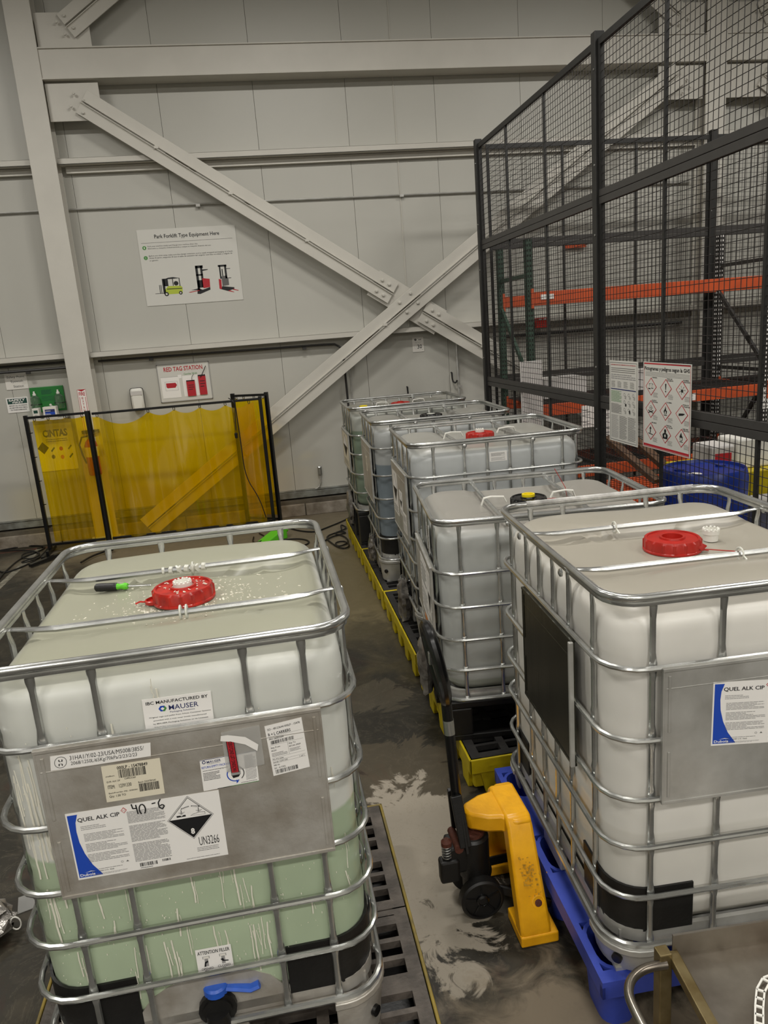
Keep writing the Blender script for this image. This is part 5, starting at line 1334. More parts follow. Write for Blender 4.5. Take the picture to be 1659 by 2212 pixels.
pipe([Vector((2.6, 9.8, 2.15)), Vector((2.61, 9.8, 0.3))], 0.018, 'vertical grey conduit on the wall beside the right hook', clips=[(2.62, 9.79, 1.5)])
pipe([Vector((1.16, 9.8, 2.15)), Vector((1.16, 9.8, 0.3))], 0.01, 'thin vertical pipe on the wall behind the farthest tank')
pipe([Vector((1.99, 9.843, CEIL_Z)), Vector((1.99, 9.843, 2.33))], 0.006, 'thin vertical rod on the upper wall above the bolted cross', 'frame_white')
for (u, v, lab) in ((880, 836, 'black J hook on the wall above the farthest tank'), (976, 805, 'black J hook on the wall beside the vertical conduit')):
    p = on_y(u, v, 9.8); b = MB(); b.tube([p + Vector((0, 0.03, 0.0)), p, p + Vector((0.002, 0, -0.08)), p + Vector((0.01, -0.01, -0.12)), p + Vector((0.03, -0.03, -0.135)), p + Vector((0.05, -0.04, -0.12)), p + Vector((0.055, -0.04, -0.1))], 0.011, 8)
    tag(recentre(b.build('wall_hook', M['rubber'])), lab, 'hook')
t = thing('wall_outlet', 'small steel outlet box low on the wall with a bent conduit', 'outlet', (0.645, 9.83, 0.49))
b = MB(); b.bb(-0.03, 0.03, -0.03, 0.01, 0, 0.13); b.build('box', M['galv'], t, smooth=False, bevel=0.02)
b = MB(); b.tube([Vector(q) for q in [(0.0, -0.01, 0), (0.0, -0.01, -0.08), (-0.03, -0.01, -0.15), (-0.1, -0.01, -0.185), (-0.3, -0.01, -0.19), (-0.75, -0.01, -0.2)]], 0.013, 8); b.build('conduit_tube', M['galv_dull'], t)

# ================================================================== WIRE CAGE
FX = 2.7
def cage_side(label, fixed, a0, a1, axis, posts_at, stiff, y_in=None):
    """fixed coordinate plane; runs from a0 to a1 along the other axis"""
    t = thing('wire_partition', label, 'fence', ((fixed, (a0 + a1) / 2, 0) if axis == 'y' else ((a0 + a1) / 2, fixed, 0)))
    def P(a, z, off=0.0): return Vector((fixed + off, a, z)) if axis == 'y' else Vector((a, fixed + off, z))
    for a in posts_at:
        b = MB(); c = P(a, 2.15); b.box(c, (0.075, 0.075, 4.3)); b.build('post', M['fence'], t, True, smooth=False, bevel=0.004)
        for z in (0.3, 1.4, 1.9, 2.9, 3.4, 4.05):
            b = MB(); b.lathe([(0.008, 0), (0.008, 0.006), (0, 0.007)], P(a - 0.02, z, -0.038), 6, R=Matrix.Rotation(-PI / 2, 3, 'Y') if axis == 'y' else Matrix.Rotation(PI / 2, 3, 'X')); b.build('screw', M['galv'], t, True)
    edges = sorted(set([a0, a1] + list(posts_at)))
    tiers = [(0.08, 1.618, 0.05), (1.622, 3.168, 0.05), (3.172, 4.24, 0.05)]
    for i in range(len(edges) - 1):
        e0, e1 = edges[i] + 0.04, edges[i + 1] - 0.04
        if e1 - e0 < 0.2: continue
        for (z0, z1, rw) in tiers:
            for z in (z0 + rw / 2, z1 - (rw if z1 < 4 else 0.03) / 2):
                b = MB(); b.bar(P(e0, z), P(e1, z), 0.03, rw); b.build('rail', M['fence_rail'] if z < 4 else M['fence'], t, True, smooth=False, bevel=0.002)
            for a in (e0 + 0.014, e1 - 0.014):
                b = MB(); b.bar(P(a, z0), P(a, z1), 0.028, 0.028); b.build('frame_stile', M['fence'], t, True, smooth=False)
            for f in stiff:
                a = e0 + (e1 - e0) * f; b = MB(); b.bar(P(a, z0), P(a, z1), 0.02, 0.024); b.build('stiffener', M['fence'], t, True, smooth=False)
            b = MB(); r = 0.0026
            def wire(p, q):
                d = (q - p).normalized(); s = d.orthogonal().normalized() * r; s2 = d.cross(s)
                b.add([p + s, p - s * 0.5 + s2 * 0.87, p - s * 0.5 - s2 * 0.87, q + s, q - s * 0.5 + s2 * 0.87, q - s * 0.5 - s2 * 0.87], [(0, 1, 4, 3), (1, 2, 5, 4), (2, 0, 3, 5)])
            n = int((e1 - e0) / 0.051)
            for k in range(1, n): a = e0 + (e1 - e0) * k / n; wire(P(a, z0), P(a, z1))
            m_ = int((z1 - z0) / 0.051)
            for k in range(1, m_): z = z0 + (z1 - z0) * k / m_; wire(P(e0, z, 0.004), P(e1, z, 0.004))
            b.build('wire_mesh', M['wire'], t, True, smooth=False, kind='stuff')
    return t
cage_side('black wire cage side running from the back corner past the tanks', FX, 2.68, 8.8, 'y', [8.8, 5.74, 2.68], [0.345, 0.69])
cage_side('black wire cage back running along the wall behind the rack', 8.82, 2.76, 8.6, 'x', [5.59, 8.6], [0.33, 0.66])
# posters on the cage
def px_x(l, x): return [on_x(u, v, x) for u, v in l]
def d_doc(D):
    D.frame(0.03, 0.02, 0.97, 0.98, 0.008, M['ink_mid'], 1)
    D.text('INFORMACION DE COMUNICACION DE RIESGOS', 0.07, 0.945, 0.93, 0.958, M['ink_red'], 0.02)
    D.lines(0.07, 0.86, 0.93, 0.93, 3, M['ink_mid'], 0.3, seed=2, words=False); D.lines(0.07, 0.78, 0.93, 0.85, 3, M['ink_grey'], 0.5, seed=3)
    for i in range(4): D.lines(0.08 + i * 0.22, 0.68, 0.22 + i * 0.22, 0.76, 7, M['ink_mid'], 0.35, seed=i)
    D.rect(0.06, 0.65, 0.94, 0.662, M['ink_navy']); D.lines(0.07, 0.5, 0.45, 0.64, 14, M['ink_green'], 0.4, seed=9); D.lines(0.07, 0.36, 0.45, 0.48, 12, M['ink_mid'], 0.45, seed=8)
    for i in range(3):
        for j in range(3): D.ring(0.55 + i * 0.15, 0.6 - j * 0.09, 0.03, 0.02, 0.006, M['ink_mid']); D.lines(0.56 + i * 0.15, 0.55 - j * 0.09, 0.62 + i * 0.15, 0.59 - j * 0.09, 4, M['ink_mid'], 0.4, seed=i + j)
    D.rect(0.58, 0.46, 0.62, 0.49, M['ink'], 2); D.rect(0.71, 0.38, 0.75, 0.42, M['ink'], 2)
    for i in range(3): D.lines(0.07 + i * 0.3, 0.05, 0.34 + i * 0.3, 0.34, 26, M['ink_mid'] if i else M['ink_grey'], 0.4, seed=20 + i)
A0, A1, A2 = px_x([(1317, 778), (1379, 776), (1313, 948)], FX - 0.05)
A1.z = A0.z; A2.y = A0.y
D = Decal(A0, A1, A2, Vector((-1, 0, 0)), 0.003, 0.0005, M['poster_grey']); d_doc(D); tag(D.build('hazard_notice'), 'tall white notice full of small print tied to the cage, left of the pictogram poster', 'poster')
def d_ghs(D):
    R_ = M['ink_red']; K = M['ink']
    D.rect(0.02, 0.975, 0.98, 0.99, R_); D.rect(0.02, 0.02, 0.98, 0.045, R_); D.frame(0.015, 0.01, 0.985, 0.99, 0.006, R_, 1)
    D.text('Pictogramas y peligros segun la GHS', 0.03, 0.895, 0.97, 0.95, K, 0.02)
    for i in range(4): D.rect(0.05, 0.885 - i * 0.014, 0.97, 0.888 - i * 0.014, M['ink_mid'])
    cols = (0.18, 0.5, 0.83); rows = (0.72, 0.46, 0.20)
    heads = (('CORROSION', 'SIGNO DE', 'BOMBA'), ('CALAVERA Y', 'LLAMA', 'BOTELLA DE'), ('MEDIO AMBIENTE', 'PELIGRO PARA', 'LLAMA SOBRE'))
    heads2 = (('', 'EXCLAMACION', 'EXPLOTANDO'), ('TIBIAS CRUZADAS', '', 'GAS'), ('', 'LA SALUD', 'CIRCULO'))
    for j, cy in enumerate(rows):
        for i, cx in enumerate(cols):
            rx, ry = 0.125, 0.105
            D.diamond(cx, cy, rx, ry, R_, 1); D.diamond(cx, cy, rx * 0.88, ry * 0.88, M['poster_grey'], 2)
            D.text(heads[j][i], cx + 0.02, cy + ry - 0.005, cx + 0.13, cy + ry + 0.008, K, 0.02)
            if heads2[j][i]: D.text(heads2[j][i], cx + 0.03, cy + ry - 0.024, cx + 0.15, cy + ry - 0.01, K, 0.02)
            D.lines(cx + 0.05, cy - ry - 0.01, cx + 0.15, cy - ry * 0.55, 5, M['ink_mid'], 0.3, seed=i * 3 + j)
            k = (j, i)
            if k == (0, 1): D.poly([(cx - 0.014, cy + 0.05), (cx + 0.014, cy + 0.05), (cx + 0.006, cy - 0.018), (cx - 0.006, cy - 0.018)], K, 3); D.disc(cx, cy - 0.035, 0.011, 0.01, K, 3)
            elif k == (0, 0): D.poly([(cx - 0.06, cy - 0.03), (cx - 0.01, cy - 0.03), (cx - 0.01, cy - 0.02), (cx - 0.06, cy - 0.016)], K, 3); D.rect(cx + 0.0, cy - 0.02, cx + 0.05, cy - 0.012, K, 3); D.poly([(cx - 0.05, cy + 0.03), (cx - 0.01, cy + 0.04), (cx - 0.01, cy + 0.034), (cx - 0.046, cy + 0.024)], K, 3); D.poly([(cx + 0.01, cy + 0.04), (cx + 0.05, cy + 0.03), (cx + 0.046, cy + 0.024), (cx + 0.01, cy + 0.034)], K, 3); D.rect(cx - 0.035, cy, cx - 0.03, cy + 0.02, K, 3); D.rect(cx + 0.02, cy, cx + 0.025, cy + 0.02, K, 3)
            elif k == (0, 2):
                D.disc(cx, cy - 0.008, 0.022, 0.018, K, 3)
                for q in range(7): a = q * 0.9; D.poly([(cx, cy), (cx + 0.07 * math.cos(a), cy + 0.05 * math.sin(a)), (cx + 0.062 * math.cos(a + 0.12), cy + 0.046 * math.sin(a + 0.12))], K, 3)
            elif k == (1, 0): D.disc(cx, cy + 0.015, 0.03, 0.026, K, 3); D.disc(cx, cy + 0.015, 0.024, 0.021, M['poster_grey'], 4); D.disc(cx - 0.01, cy + 0.015, 0.007, 0.006, K, 5); D.disc(cx + 0.01, cy + 0.015, 0.007, 0.006, K, 5); D.poly([(cx - 0.06, cy - 0.02), (cx + 0.055, cy - 0.05), (cx + 0.06, cy - 0.04), (cx - 0.055, cy - 0.01)], K, 3); D.poly([(cx + 0.06, cy - 0.02), (cx - 0.055, cy - 0.05), (cx - 0.06, cy - 0.04), (cx + 0.055, cy - 0.01)], K, 3)
            elif k == (1, 1): D.poly([(cx - 0.02, cy - 0.03), (cx - 0.038, cy), (cx - 0.012, cy + 0.03), (cx + 0.005, cy + 0.065), (cx + 0.014, cy + 0.02), (cx + 0.034, cy + 0.005), (cx + 0.02, cy - 0.03)], K, 3); D.disc(cx, cy - 0.014, 0.012, 0.02, M['poster_grey'], 4); D.rect(cx - 0.035, cy - 0.045, cx + 0.035, cy - 0.037, K, 3)
            elif k == (1, 2): D.poly([(cx - 0.06, cy - 0.02), (cx + 0.02, cy - 0.012), (cx + 0.06, cy + 0.004), (cx + 0.055, cy + 0.012), (cx + 0.015, cy + 0.012), (cx - 0.055, cy + 0.006)], K, 3)
            elif k == (2, 0): D.rect(cx - 0.015, cy - 0.02, cx + 0.003, cy + 0.03, K, 3); D.poly([(cx - 0.05, cy - 0.02), (cx + 0.05, cy - 0.03), (cx + 0.06, cy - 0.042), (cx - 0.05, cy - 0.03)], K, 3); D.poly([(cx - 0.03, cy + 0.03), (cx, cy + 0.06), (cx + 0.02, cy + 0.03)], K, 3)
            elif k == (2, 1): D.disc(cx, cy + 0.04, 0.022, 0.022, K, 3); D.poly([(cx - 0.05, cy - 0.05), (cx - 0.055, cy), (cx - 0.02, cy + 0.02), (cx + 0.02, cy + 0.02), (cx + 0.055, cy), (cx + 0.05, cy - 0.05)], K, 3); D.diamond(cx, cy - 0.015, 0.018, 0.02, M['poster_grey'], 4)
            else: D.poly([(cx - 0.02, cy - 0.01), (cx - 0.035, cy + 0.015), (cx, cy + 0.065), (cx + 0.012, cy + 0.03), (cx + 0.03, cy + 0.015), (cx + 0.02, cy - 0.01)], K, 3); D.disc(cx, cy - 0.01, 0.027, 0.024, K, 3); D.disc(cx, cy - 0.01, 0.018, 0.017, M['poster_grey'], 4); D.rect(cx - 0.035, cy - 0.045, cx + 0.035, cy - 0.038, K, 3)
A0, A1, A2 = px_x([(1391, 781), (1495, 804), (1383, 961)], FX - 0.06)
A1.z = A0.z; A2.y = A0.y
D = Decal(A0, A1, A2, Vector((-1, 0, 0)), 0.003, 0.0005, M['poster_grey']); d_ghs(D); tag(D.build('pictogram_poster'), 'white GHS pictogram poster with nine red diamonds tied to the cage', 'poster')

# ---- pallet rack inside the cage
def upright_frame(t, x, y0, y1, h, m, brace_m):
    for y in (y0, y1):
        b = MB(); b.bb(x - 0.035, x + 0.035, y - 0.035, y - 0.031, 0, h); b.bb(x - 0.035, x - 0.031, y - 0.035, y + 0.035, 0, h); b.bb(x + 0.031, x + 0.035, y - 0.035, y + 0.035, 0, h)
        up = b.build('upright', m, t, True, smooth=False)
        b = MB()
        for k in range(int(h / 0.05)):
            z = 0.04 + 0.05 * k
            for dx in (-0.016, 0.016): b.box((x + dx, y - 0.036, z), (0.012, 0.002, 0.022)); b.box((x - 0.036, y + dx, z), (0.002, 0.012, 0.022))
        b.build('slot_row', M['paper_bright'] if m is M['rack_dark'] else M['black_gloss'], up, True, smooth=False, kind='stuff')
        b = MB(); b.bb(x - 0.06, x + 0.06, y - 0.06, y + 0.06, 0, 0.01); b.build('foot_plate', m, t, True, smooth=False)
    for z in (0.2, 1.55, 2.75):
        b = MB(); b.bar((x, y0, z), (x, y1, z), 0.03, 0.04); b.build('strut', brace_m, t, True, smooth=False)
    for (za, zb) in ((2.45, 1.6), (0.25, 1.4)):
        b = MB(); b.bar((x, y1, za), (x, y0, zb), 0.03, 0.045); b.build('diagonal_strut', brace_m, t, True, smooth=False)
rack = thing('pallet_rack', 'orange and green pallet rack inside the wire cage', 'rack', (4.2, 8.2, 0))
RY0, RY1 = 7.74, 8.66
upright_frame(rack, 2.86, RY0, RY1, 3.1, M['teal'], M['teal'])
upright_frame(rack, 5.62, RY0, RY1, 3.1, M['rack_dark'], M['rack_dark'])
upright_frame(rack, 8.35, RY0, RY1, 3.1, M['teal'], M['teal'])
for (xa, xb) in ((2.9, 5.58), (5.66, 8.31)):
    for z in (2.45, 1.27, 0.55):
        for y in (RY0 - 0.005, RY1 + 0.005):
            b = MB(); b.bb(xa, xb, y - 0.022, y + 0.022, z, z + 0.125); b.bb(xa - 0.03, xa, y - 0.045, y - 0.025, z - 0.04, z + 0.16); b.build('load_beam', M['orange'], rack, True, smooth=False, bevel=0.003)
        if z < 2:
            for i in range(3):
                x0 = xa + (xb - xa) * i / 3 + 0.01; x1 = xa + (xb - xa) * (i + 1) / 3 - 0.01
                b = MB()
                for k in range(20): xx = x0 + (x1 - x0) * k / 19; b.bb(xx - 0.0025, xx + 0.0025, RY0 - 0.01, RY1 + 0.01, z + 0.128, z + 0.133)
                for k in range(17): yy = RY0 + (RY1 - RY0) * k / 16; b.bb(x0, x1, yy - 0.0025, yy + 0.0025, z + 0.133, z + 0.138)
                for k in range(3): xx = x0 + (x1 - x0) * (k + 0.5) / 3; b.bb(xx - 0.02, xx + 0.02, RY0 + 0.02, RY1 - 0.02, z + 0.09, z + 0.127)
                b.build('wire_deck', M['rack_dark'], rack, True, smooth=False)
p = on_y(1152, 642, RY0 - 0.03)
b = MB(); b.box((3.05, RY0 - 0.031, 2.52), (0.14, 0.004, 0.05)); b.build('reflector_label', M['paper_bright'], rack, True, smooth=False)
def loc_card(u, v, w_, h_, lab, y=RY0 - 0.035):
    p = on_y(u, v, y); TLq = Vector((p.x, y, p.z))
    D = Decal(TLq, TLq + Vector((w_, 0, 0)), TLq - Vector((0, 0, h_)), Vector((0, -1, 0)), 0.002, 0.0005, M['paper_bright'])
    D.lines(0.1, 0.55, 0.6, 0.9, 3, M['ink_grey'], 0.3, seed=3); D.lines(0.1, 0.1, 0.6, 0.4, 2, M['ink_grey'], 0.3, seed=4)
    return tag(D.build('beam_card'), lab, 'card')
loc_card(1256, 877, 0.15, 0.24, 'white card on the low orange beam, left of the tall cage post')
loc_card(1300, 873, 0.16, 0.36, 'white card on the low orange beam, right of the tall cage post')
loc_card(1490, 850, 0.07, 0.08, 'small white card on the low orange beam beside the pictogram poster')
loc_card(1640, 838, 0.3, 0.24, 'white card on the low orange beam at the right edge')
# white board leaning at the rack end
p0_ = on_y(1124, 782, 7.6)
b = MB(); b.bb(p0_.x, p0_.x + 0.24, 7.6, 7.62, 0.0, p0_.z); tag(recentre(b.build('end_board', M['gauze'], smooth=False, bevel=0.003)), 'pale narrow board standing in front of the green rack end', 'board')
# red alarm box and orange label high on the wall
p = on_y(1172, 708, 9.6)
t = thing('alarm_box', 'small red alarm box on the wall seen through the cage', 'alarm', (p.x, 9.638, p.z))
b = MB(); b.box((0, 0, 0.065), (0.16, 0.08, 0.13)); b.build('case', M['red_pl'], t, smooth=False, bevel=0.01)
for s in (-0.03, 0.03): b = MB(); b.box((s, -0.045, 0.11), (0.03, 0.01, 0.015)); b.build('lens', M['paper_bright'], t, smooth=False)
p = on_y(1243, 531, 9.8)
b = MB(); b.box(p, (0.29, 0.02, 0.05)); tag(recentre(b.build('wall_marker', M['orange'], smooth=False)), 'orange strip marker high on the wall seen through the cage', 'marker')
pipe([Vector((3.2, 9.78, 2.1)), Vector((5.8, 9.78, 2.1))], 0.02, 'dark pipe on the wall right of the alarm box, behind the rack', 'rack_dark')
# cage bottom clutter
def carton(name, label, cat, c, d, m, rz=0.0, bevel=0.01, band=None):
    t_ = thing(name, label, cat, (c[0], c[1], c[2]), rz); b_ = MB(); b_.box((0, 0, d[2] / 2), d); b_.build('body', m, t_, smooth=False, bevel=bevel)
    if band:
        b_ = MB(); b_.box((0, -d[1] / 2 - 0.001, d[2] * 0.45), (d[0] * band[1], 0.002, d[2] * 0.5)); b_.build('print', band[0], t_, smooth=False)
    return t_
# drum
t = thing('plastic_drum', 'blue plastic drum behind the cage wire near the front tank', 'drum', (3.03, 4.78, 0.32))
b = MB(); b.lathe([(0.27, 0), (0.285, 0.02), (0.29, 0.1), (0.285, 0.28), (0.292, 0.31), (0.285, 0.34), (0.288, 0.56), (0.292, 0.59), (0.286, 0.62), (0.29, 0.82), (0.28, 0.87), (0.272, 0.885), (0.262, 0.885), (0.255, 0.865), (0.0, 0.862)], (0, 0, 0), 40); b.build('shell', M['blue_drum'], t, angle=30)
for s in (-1, 1): b = MB(); b.lathe([(0.035, 0.86), (0.035, 0.878), (0.026, 0.88), (0, 0.875)], (s * 0.16, 0.05, 0), 16); b.build('bung', M['blue_drum'], t)
b = MB(); b.lathe([(0.045, 0.0), (0.045, 0.003), (0, 0.003)], (-0.13, -0.1, 0.863), 16); b.build('oval_label', M['paper'], t)
t = carton('drum_pallet', 'low dark pallet carrying the blue drum behind the cage', 'pallet', (3.05, 4.78, 0.0), (0.6, 0.7, 0.15), M['deck_black'])
t = carton('drum_riser', 'black plastic riser between the drum and its pallet', 'riser', (3.05, 4.78, 0.151), (0.6, 0.66, 0.165), M['deck_black'])
yb = carton('spill_bin', 'yellow spill bin standing behind the blue drum in the cage', 'bin', (4.0, 6.0, 0.0), (0.72, 0.75, 0.92), M['yellow_pl'])
carton('white_tote', 'white tote with a red print on the yellow bin', 'tote', (4.12, 5.9, 0.921), (0.34, 0.3, 0.26), M['white_pl'], 0, 0.02)
carton('clear_tote', 'grey tote with a red label on the yellow bin, left of the white one', 'tote', (3.82, 5.9, 0.921), (0.22, 0.3, 0.22), M['gauze'], 0, 0.02, (M['ink_red'], 0.7))
carton('grey_cabinet', 'grey steel cabinet behind the cage at the right edge', 'cabinet', (3.64, 4.5, 0.0), (0.5, 0.6, 0.95), M['galv_dull'], 0, 0.006)
t = carton('plastic_jug', 'white plastic jug on the grey cabinet behind the cage', 'jug', (3.62, 4.57, 0.951), (0.2, 0.2, 0.2), M['white_pl'], 0.2, 0.03)
b = MB(); b.lathe([(0.03, 0.2), (0.03, 0.23), (0, 0.23)], (0, 0, 0), 14); b.build('cap', M['black_pl'], t)
# dark boards leaning low behind the cage and a rusty orange deck
for i, (u0, v0, u1, v1) in enumerate([(1310, 945, 1420, 1040), (1370, 950, 1440, 1010)]):
    pa = on_y(u0, v0, 7.0); pb = on_y(u1, v1, 6.4); b = MB(); b.bar(pa, pb, 0.09, 0.05); tag(recentre(b.build('wood_beam', M['wood'], smooth=False, bevel=0.004)), ['long brown timber slanting down behind the notice on the cage', 'short brown timber slanting down under the pictogram poster'][i], 'timber')
t = thing('orange_deck', 'rusty orange slatted deck low behind the cage', 'deck', (3.6, 6.9, 0.55))
for k in range(12):
    b = MB(); b.bb(-0.75, 0.75, -0.5 + k * 0.085, -0.46 + k * 0.085, 0, 0.02); b.build('slat', M['orange'], t, smooth=False)
b = MB(); b.bb(-0.75, -0.7, -0.52, 0.5, -0.55, 0.0); b.bb(0.7, 0.75, -0.52, 0.5, -0.55, 0.0); b.build('leg_frame', M['rack_dark'], t, smooth=False)
# boxes on the rack low level
for i, (x, m_, lab) in enumerate([(3.4, 'gauze', 'pale carton on the low rack level beside the green rack end'), (4.5, 'gauze', 'pale carton on the low rack level behind the posters')]):
    carton('storage_carton', lab, 'carton', (x, 8.3, 1.41), (0.5, 0.4, 0.22), M[m_], 0, 0.004)

# ================================================================== STEEL CART AT THE LOWER RIGHT
CZ = 0.60
ce = on_z(1432, 2072, CZ)
t = thing('steel_cart', 'stainless steel cart at the lower right corner, beside the cream tank', 'cart', (ce.x + 0.35, ce.y - 0.35, 0))
O_ = Vector((ce.x + 0.35, ce.y - 0.35, 0))
def W2(x, y, z): return Vector((x, y, z)) - O_
cp = [on_z(1452, 2062, CZ), on_z(1800, 2005, CZ), on_z(2100, 2212, CZ), on_z(2100, 2500, CZ), on_z(1690, 2500, CZ)]
b = MB(); n = len(cp)
b.add([W2(p.x, p.y, CZ) for p in cp] + [W2(p.x, p.y, CZ - 0.02) for p in cp], [tuple(range(n)), tuple(range(n, 2 * n))[::-1]] + [(i, (i + 1) % n, n + (i + 1) % n, n + i) for i in range(n)])
b.build('top_sheet', M['steel'], t, smooth=False)
q0, q1 = cp[0], cp[1]
b = MB(); b.bar(W2(q0.x, q0.y, CZ + 0.03), W2(q1.x, q1.y, CZ + 0.03), 0.004, 0.06); b.tube([W2(q0.x, q0.y, CZ + 0.062), W2(q1.x, q1.y, CZ + 0.062)], 0.004, 6); b.build('back_lip', M['steel'], t, smooth=False)
q2 = cp[4]
b = MB(); b.bar(W2(q0.x, q0.y, CZ - 0.0), W2(q2.x, q2.y, CZ - 0.0), 0.03, 0.03); b.build('side_rail', M['brass'], t, smooth=False, bevel=0.003)
b = MB(); b.bar(W2(ce.x, ce.y, CZ + 0.03), W2(ce.x, ce.y, 0.0), 0.036, 0.036, up=(1, 0, 0)); b.build('leg', M['brass'], t, smooth=False, bevel=0.003)
b = MB(); e1 = cp[1]; b.bar(W2(e1.x, e1.y - 0.02, CZ), W2(e1.x, e1.y - 0.02, 0.0), 0.036, 0.036, up=(1, 0, 0)); b.build('leg', M['brass'], t, smooth=False, bevel=0.003)
for p in (cp[3], cp[4]):
    b = MB(); b.bar(W2(p.x, p.y, CZ), W2(p.x, p.y, 0.0), 0.036, 0.036, up=(1, 0, 0)); b.build('leg', M['brass'], t, smooth=False, bevel=0.003)
hp = [on_z(u, v, CZ) for u, v in [(1440, 2083), (1405, 2088), (1378, 2100), (1360, 2120), (1357, 2150), (1372, 2185), (1395, 2230), (1450, 2330), (1510, 2450)]]
hv = [W2(p.x, p.y, CZ) for p in hp]
P_ = hv
for _ in range(2):
    Q = [P_[0]]
    for i in range(len(P_) - 1): Q += [P_[i].lerp(P_[i + 1], 0.25), P_[i].lerp(P_[i + 1], 0.75)]
    Q.append(P_[-1]); P_ = Q
b = MB(); b.tube(P_, 0.0125, 14); b.build('push_handle', M['steel'], t)
# perforated white strap resting on the cart
sp = [on_z(u, v, CZ + 0.012) for u, v in [(1675, 2110), (1655, 2118), (1643, 2140), (1640, 2175), (1640, 2230), (1642, 2290)]]
b = MB()
for i in range(len(sp) - 1):
    a, c = sp[i], sp[i + 1]; d = (c - a); L_ = d.length; d.normalize(); s = Vector((-d.y, d.x, 0))
    for k in (-1, 1): b.bar(a + s * 0.009 * k, c + s * 0.009 * k, 0.0045, 0.004)
    m_ = max(1, int(L_ / 0.022))
    for k in range(m_): q = a + d * L_ * (k / m_); b.bar(q - s * 0.009, q + s * 0.009, 0.006, 0.004)
st = b.build('plastic_strap', M['white_pl'], smooth=False); tag(recentre(st), 'white perforated plastic strap lying on the steel cart', 'strap')

# crumpled bag at the left edge
p = on_z(20, 1985, 0.08)
b = MB(); vs = []; fs = []; rn_ = random.Random(5); n = 22; m_ = 14
for i in range(m_):
    for k in range(n):
        a = 2 * PI * k / n; f = i / (m_ - 1); r = math.sin(PI * f) ** 0.6 + rn_.uniform(-0.16, 0.16)
        vs.append((-0.13 + 0.14 * r * math.cos(a), 0.12 * r * math.sin(a), 0.16 * f + rn_.uniform(-0.012, 0.012) * (f > 0)))
for i in range(m_ - 1):
    for k in range(n): fs.append((i * n + k, i * n + (k + 1) % n, (i + 1) * n + (k + 1) % n, (i + 1) * n + k))
b.add(vs, fs)
t = thing('film_bundle', 'crumpled shiny film bundle on the floor at the left edge', 'bundle', (p.x, p.y, 0))
b.build('film', M['foil'], t, angle=15)
b = MB(); b.tube([(0.03 + 0.02 * math.cos(a), -0.02, 0.07 + 0.03 * math.sin(a)) for a in [2 * PI * k / 14 for k in range(14)]], 0.003, 6, closed=True); b.build('pull_ring', M['white_pl'], t)
b = MB(); P_ = [on_z(u, v, 0.004) for u, v in [(40, 1940), (62, 1932), (80, 1950), (72, 1962), (38, 1975)]]; b.add(P_ + [q + Vector((0, 0, 0.003)) for q in P_], [(0, 1, 2, 3, 4), (5, 6, 7, 8, 9)] + [(i, (i + 1) % 5, 5 + (i + 1) % 5, 5 + i) for i in range(5)])
tag(recentre(b.build('film_scrap', M['clear_film'], smooth=False)), 'flat scrap of clear film on the floor beside the green tank', 'scrap')

# ================================================================== LABELS AND WRITING ON THE TANKS
def face_plane(t, axis, sgn, d):
    m = wmat(t); n = (m.to_3x3() @ (Vector((0, sgn, 0)) if axis == 'y' else Vector((sgn, 0, 0)))).normalized()
    p0 = m @ (Vector((0, sgn * d, 0)) if axis == 'y' else Vector((sgn * d, 0, 0)))
    return p0, n
def stick(t, axis, sgn, d, px, base, draw, label, thick=0.0009, lift=0.0004, name='sticker'):
    p0, n = face_plane(t, axis, sgn, d)
    A, B_, C_ = [on_plane(u, v, p0, n) for u, v in px]
    D = Decal(A, B_, C_, n, thick, lift, base); draw(D)
    o = D.build(name, t); o['label'] = label; return o
def local_stick(t, axis, sgn, d, u0, u1, z0, z1, base, draw, label, thick=0.0009, tilt=0.0, name='sticker'):
    m = wmat(t); n = (m.to_3x3() @ (Vector((0, sgn, 0)) if axis == 'y' else Vector((sgn, 0, 0)))).normalized()
    def P(u, z): return m @ (Vector((u, sgn * d, z)) if axis == 'y' else Vector((sgn * d, u, z)))
    D = Decal(P(u0, z1), P(u1, z1), P(u0, z0), n, thick, 0.0004, base); draw(D)
    o = D.build(name, t); o['label'] = label; return o
PD = HLT + 0.018 + 0.0028      # outer face of a label plate
K_ = M['ink']
def d_un(D):
    D.ring(0.1, 0.5, 0.062, 0.4, 0.005, K_, 1); D.text('u', 0.08, 0.54, 0.12, 0.7, K_, 0.0); D.text('n', 0.08, 0.26, 0.12, 0.42, K_)
    D.text('31HA1/Y/02-23/USA/M5008/3855/', 0.19, 0.56, 0.93, 0.86, K_, -0.005); D.text('2068/1250L/65Kg/70kPa/2/23/2/23', 0.2, 0.14, 0.86, 0.46, K_, -0.005)
stick(TL_, 'y', -1, PD, [(108, 1634), (325, 1604), (110, 1665)], M['paper_bright'], d_un, 'white sticker with the UN packaging code')
def d_lp(D):
    D.text('000LP - 15478849', 0.26, 0.86, 0.78, 0.95, K_, 0.01); D.barcode(0.27, 0.62, 0.74, 0.85, K_, seed=4); D.text('12490/3360', 0.36, 0.56, 0.55, 0.61, K_)
    D.text('jmallbers', 0.05, 0.68, 0.2, 0.73, K_); D.text('QUEL ALK CIP', 0.05, 0.53, 0.28, 0.58, K_); D.text('ITEM:', 0.06, 0.36, 0.18, 0.46, K_); D.text('12391330', 0.25, 0.36, 0.46, 0.46, K_)
    D.text('Batch/Prod Nbr: P50 - 00400341', 0.06, 0.22, 0.55, 0.26, K_); D.text('Qty: 1.00 TO', 0.06, 0.1, 0.34, 0.18, K_); D.text('Batch 230478V241', 0.58, 0.4, 0.88, 0.45, K_); D.barcode(0.58, 0.16, 0.93, 0.38, K_, seed=8)
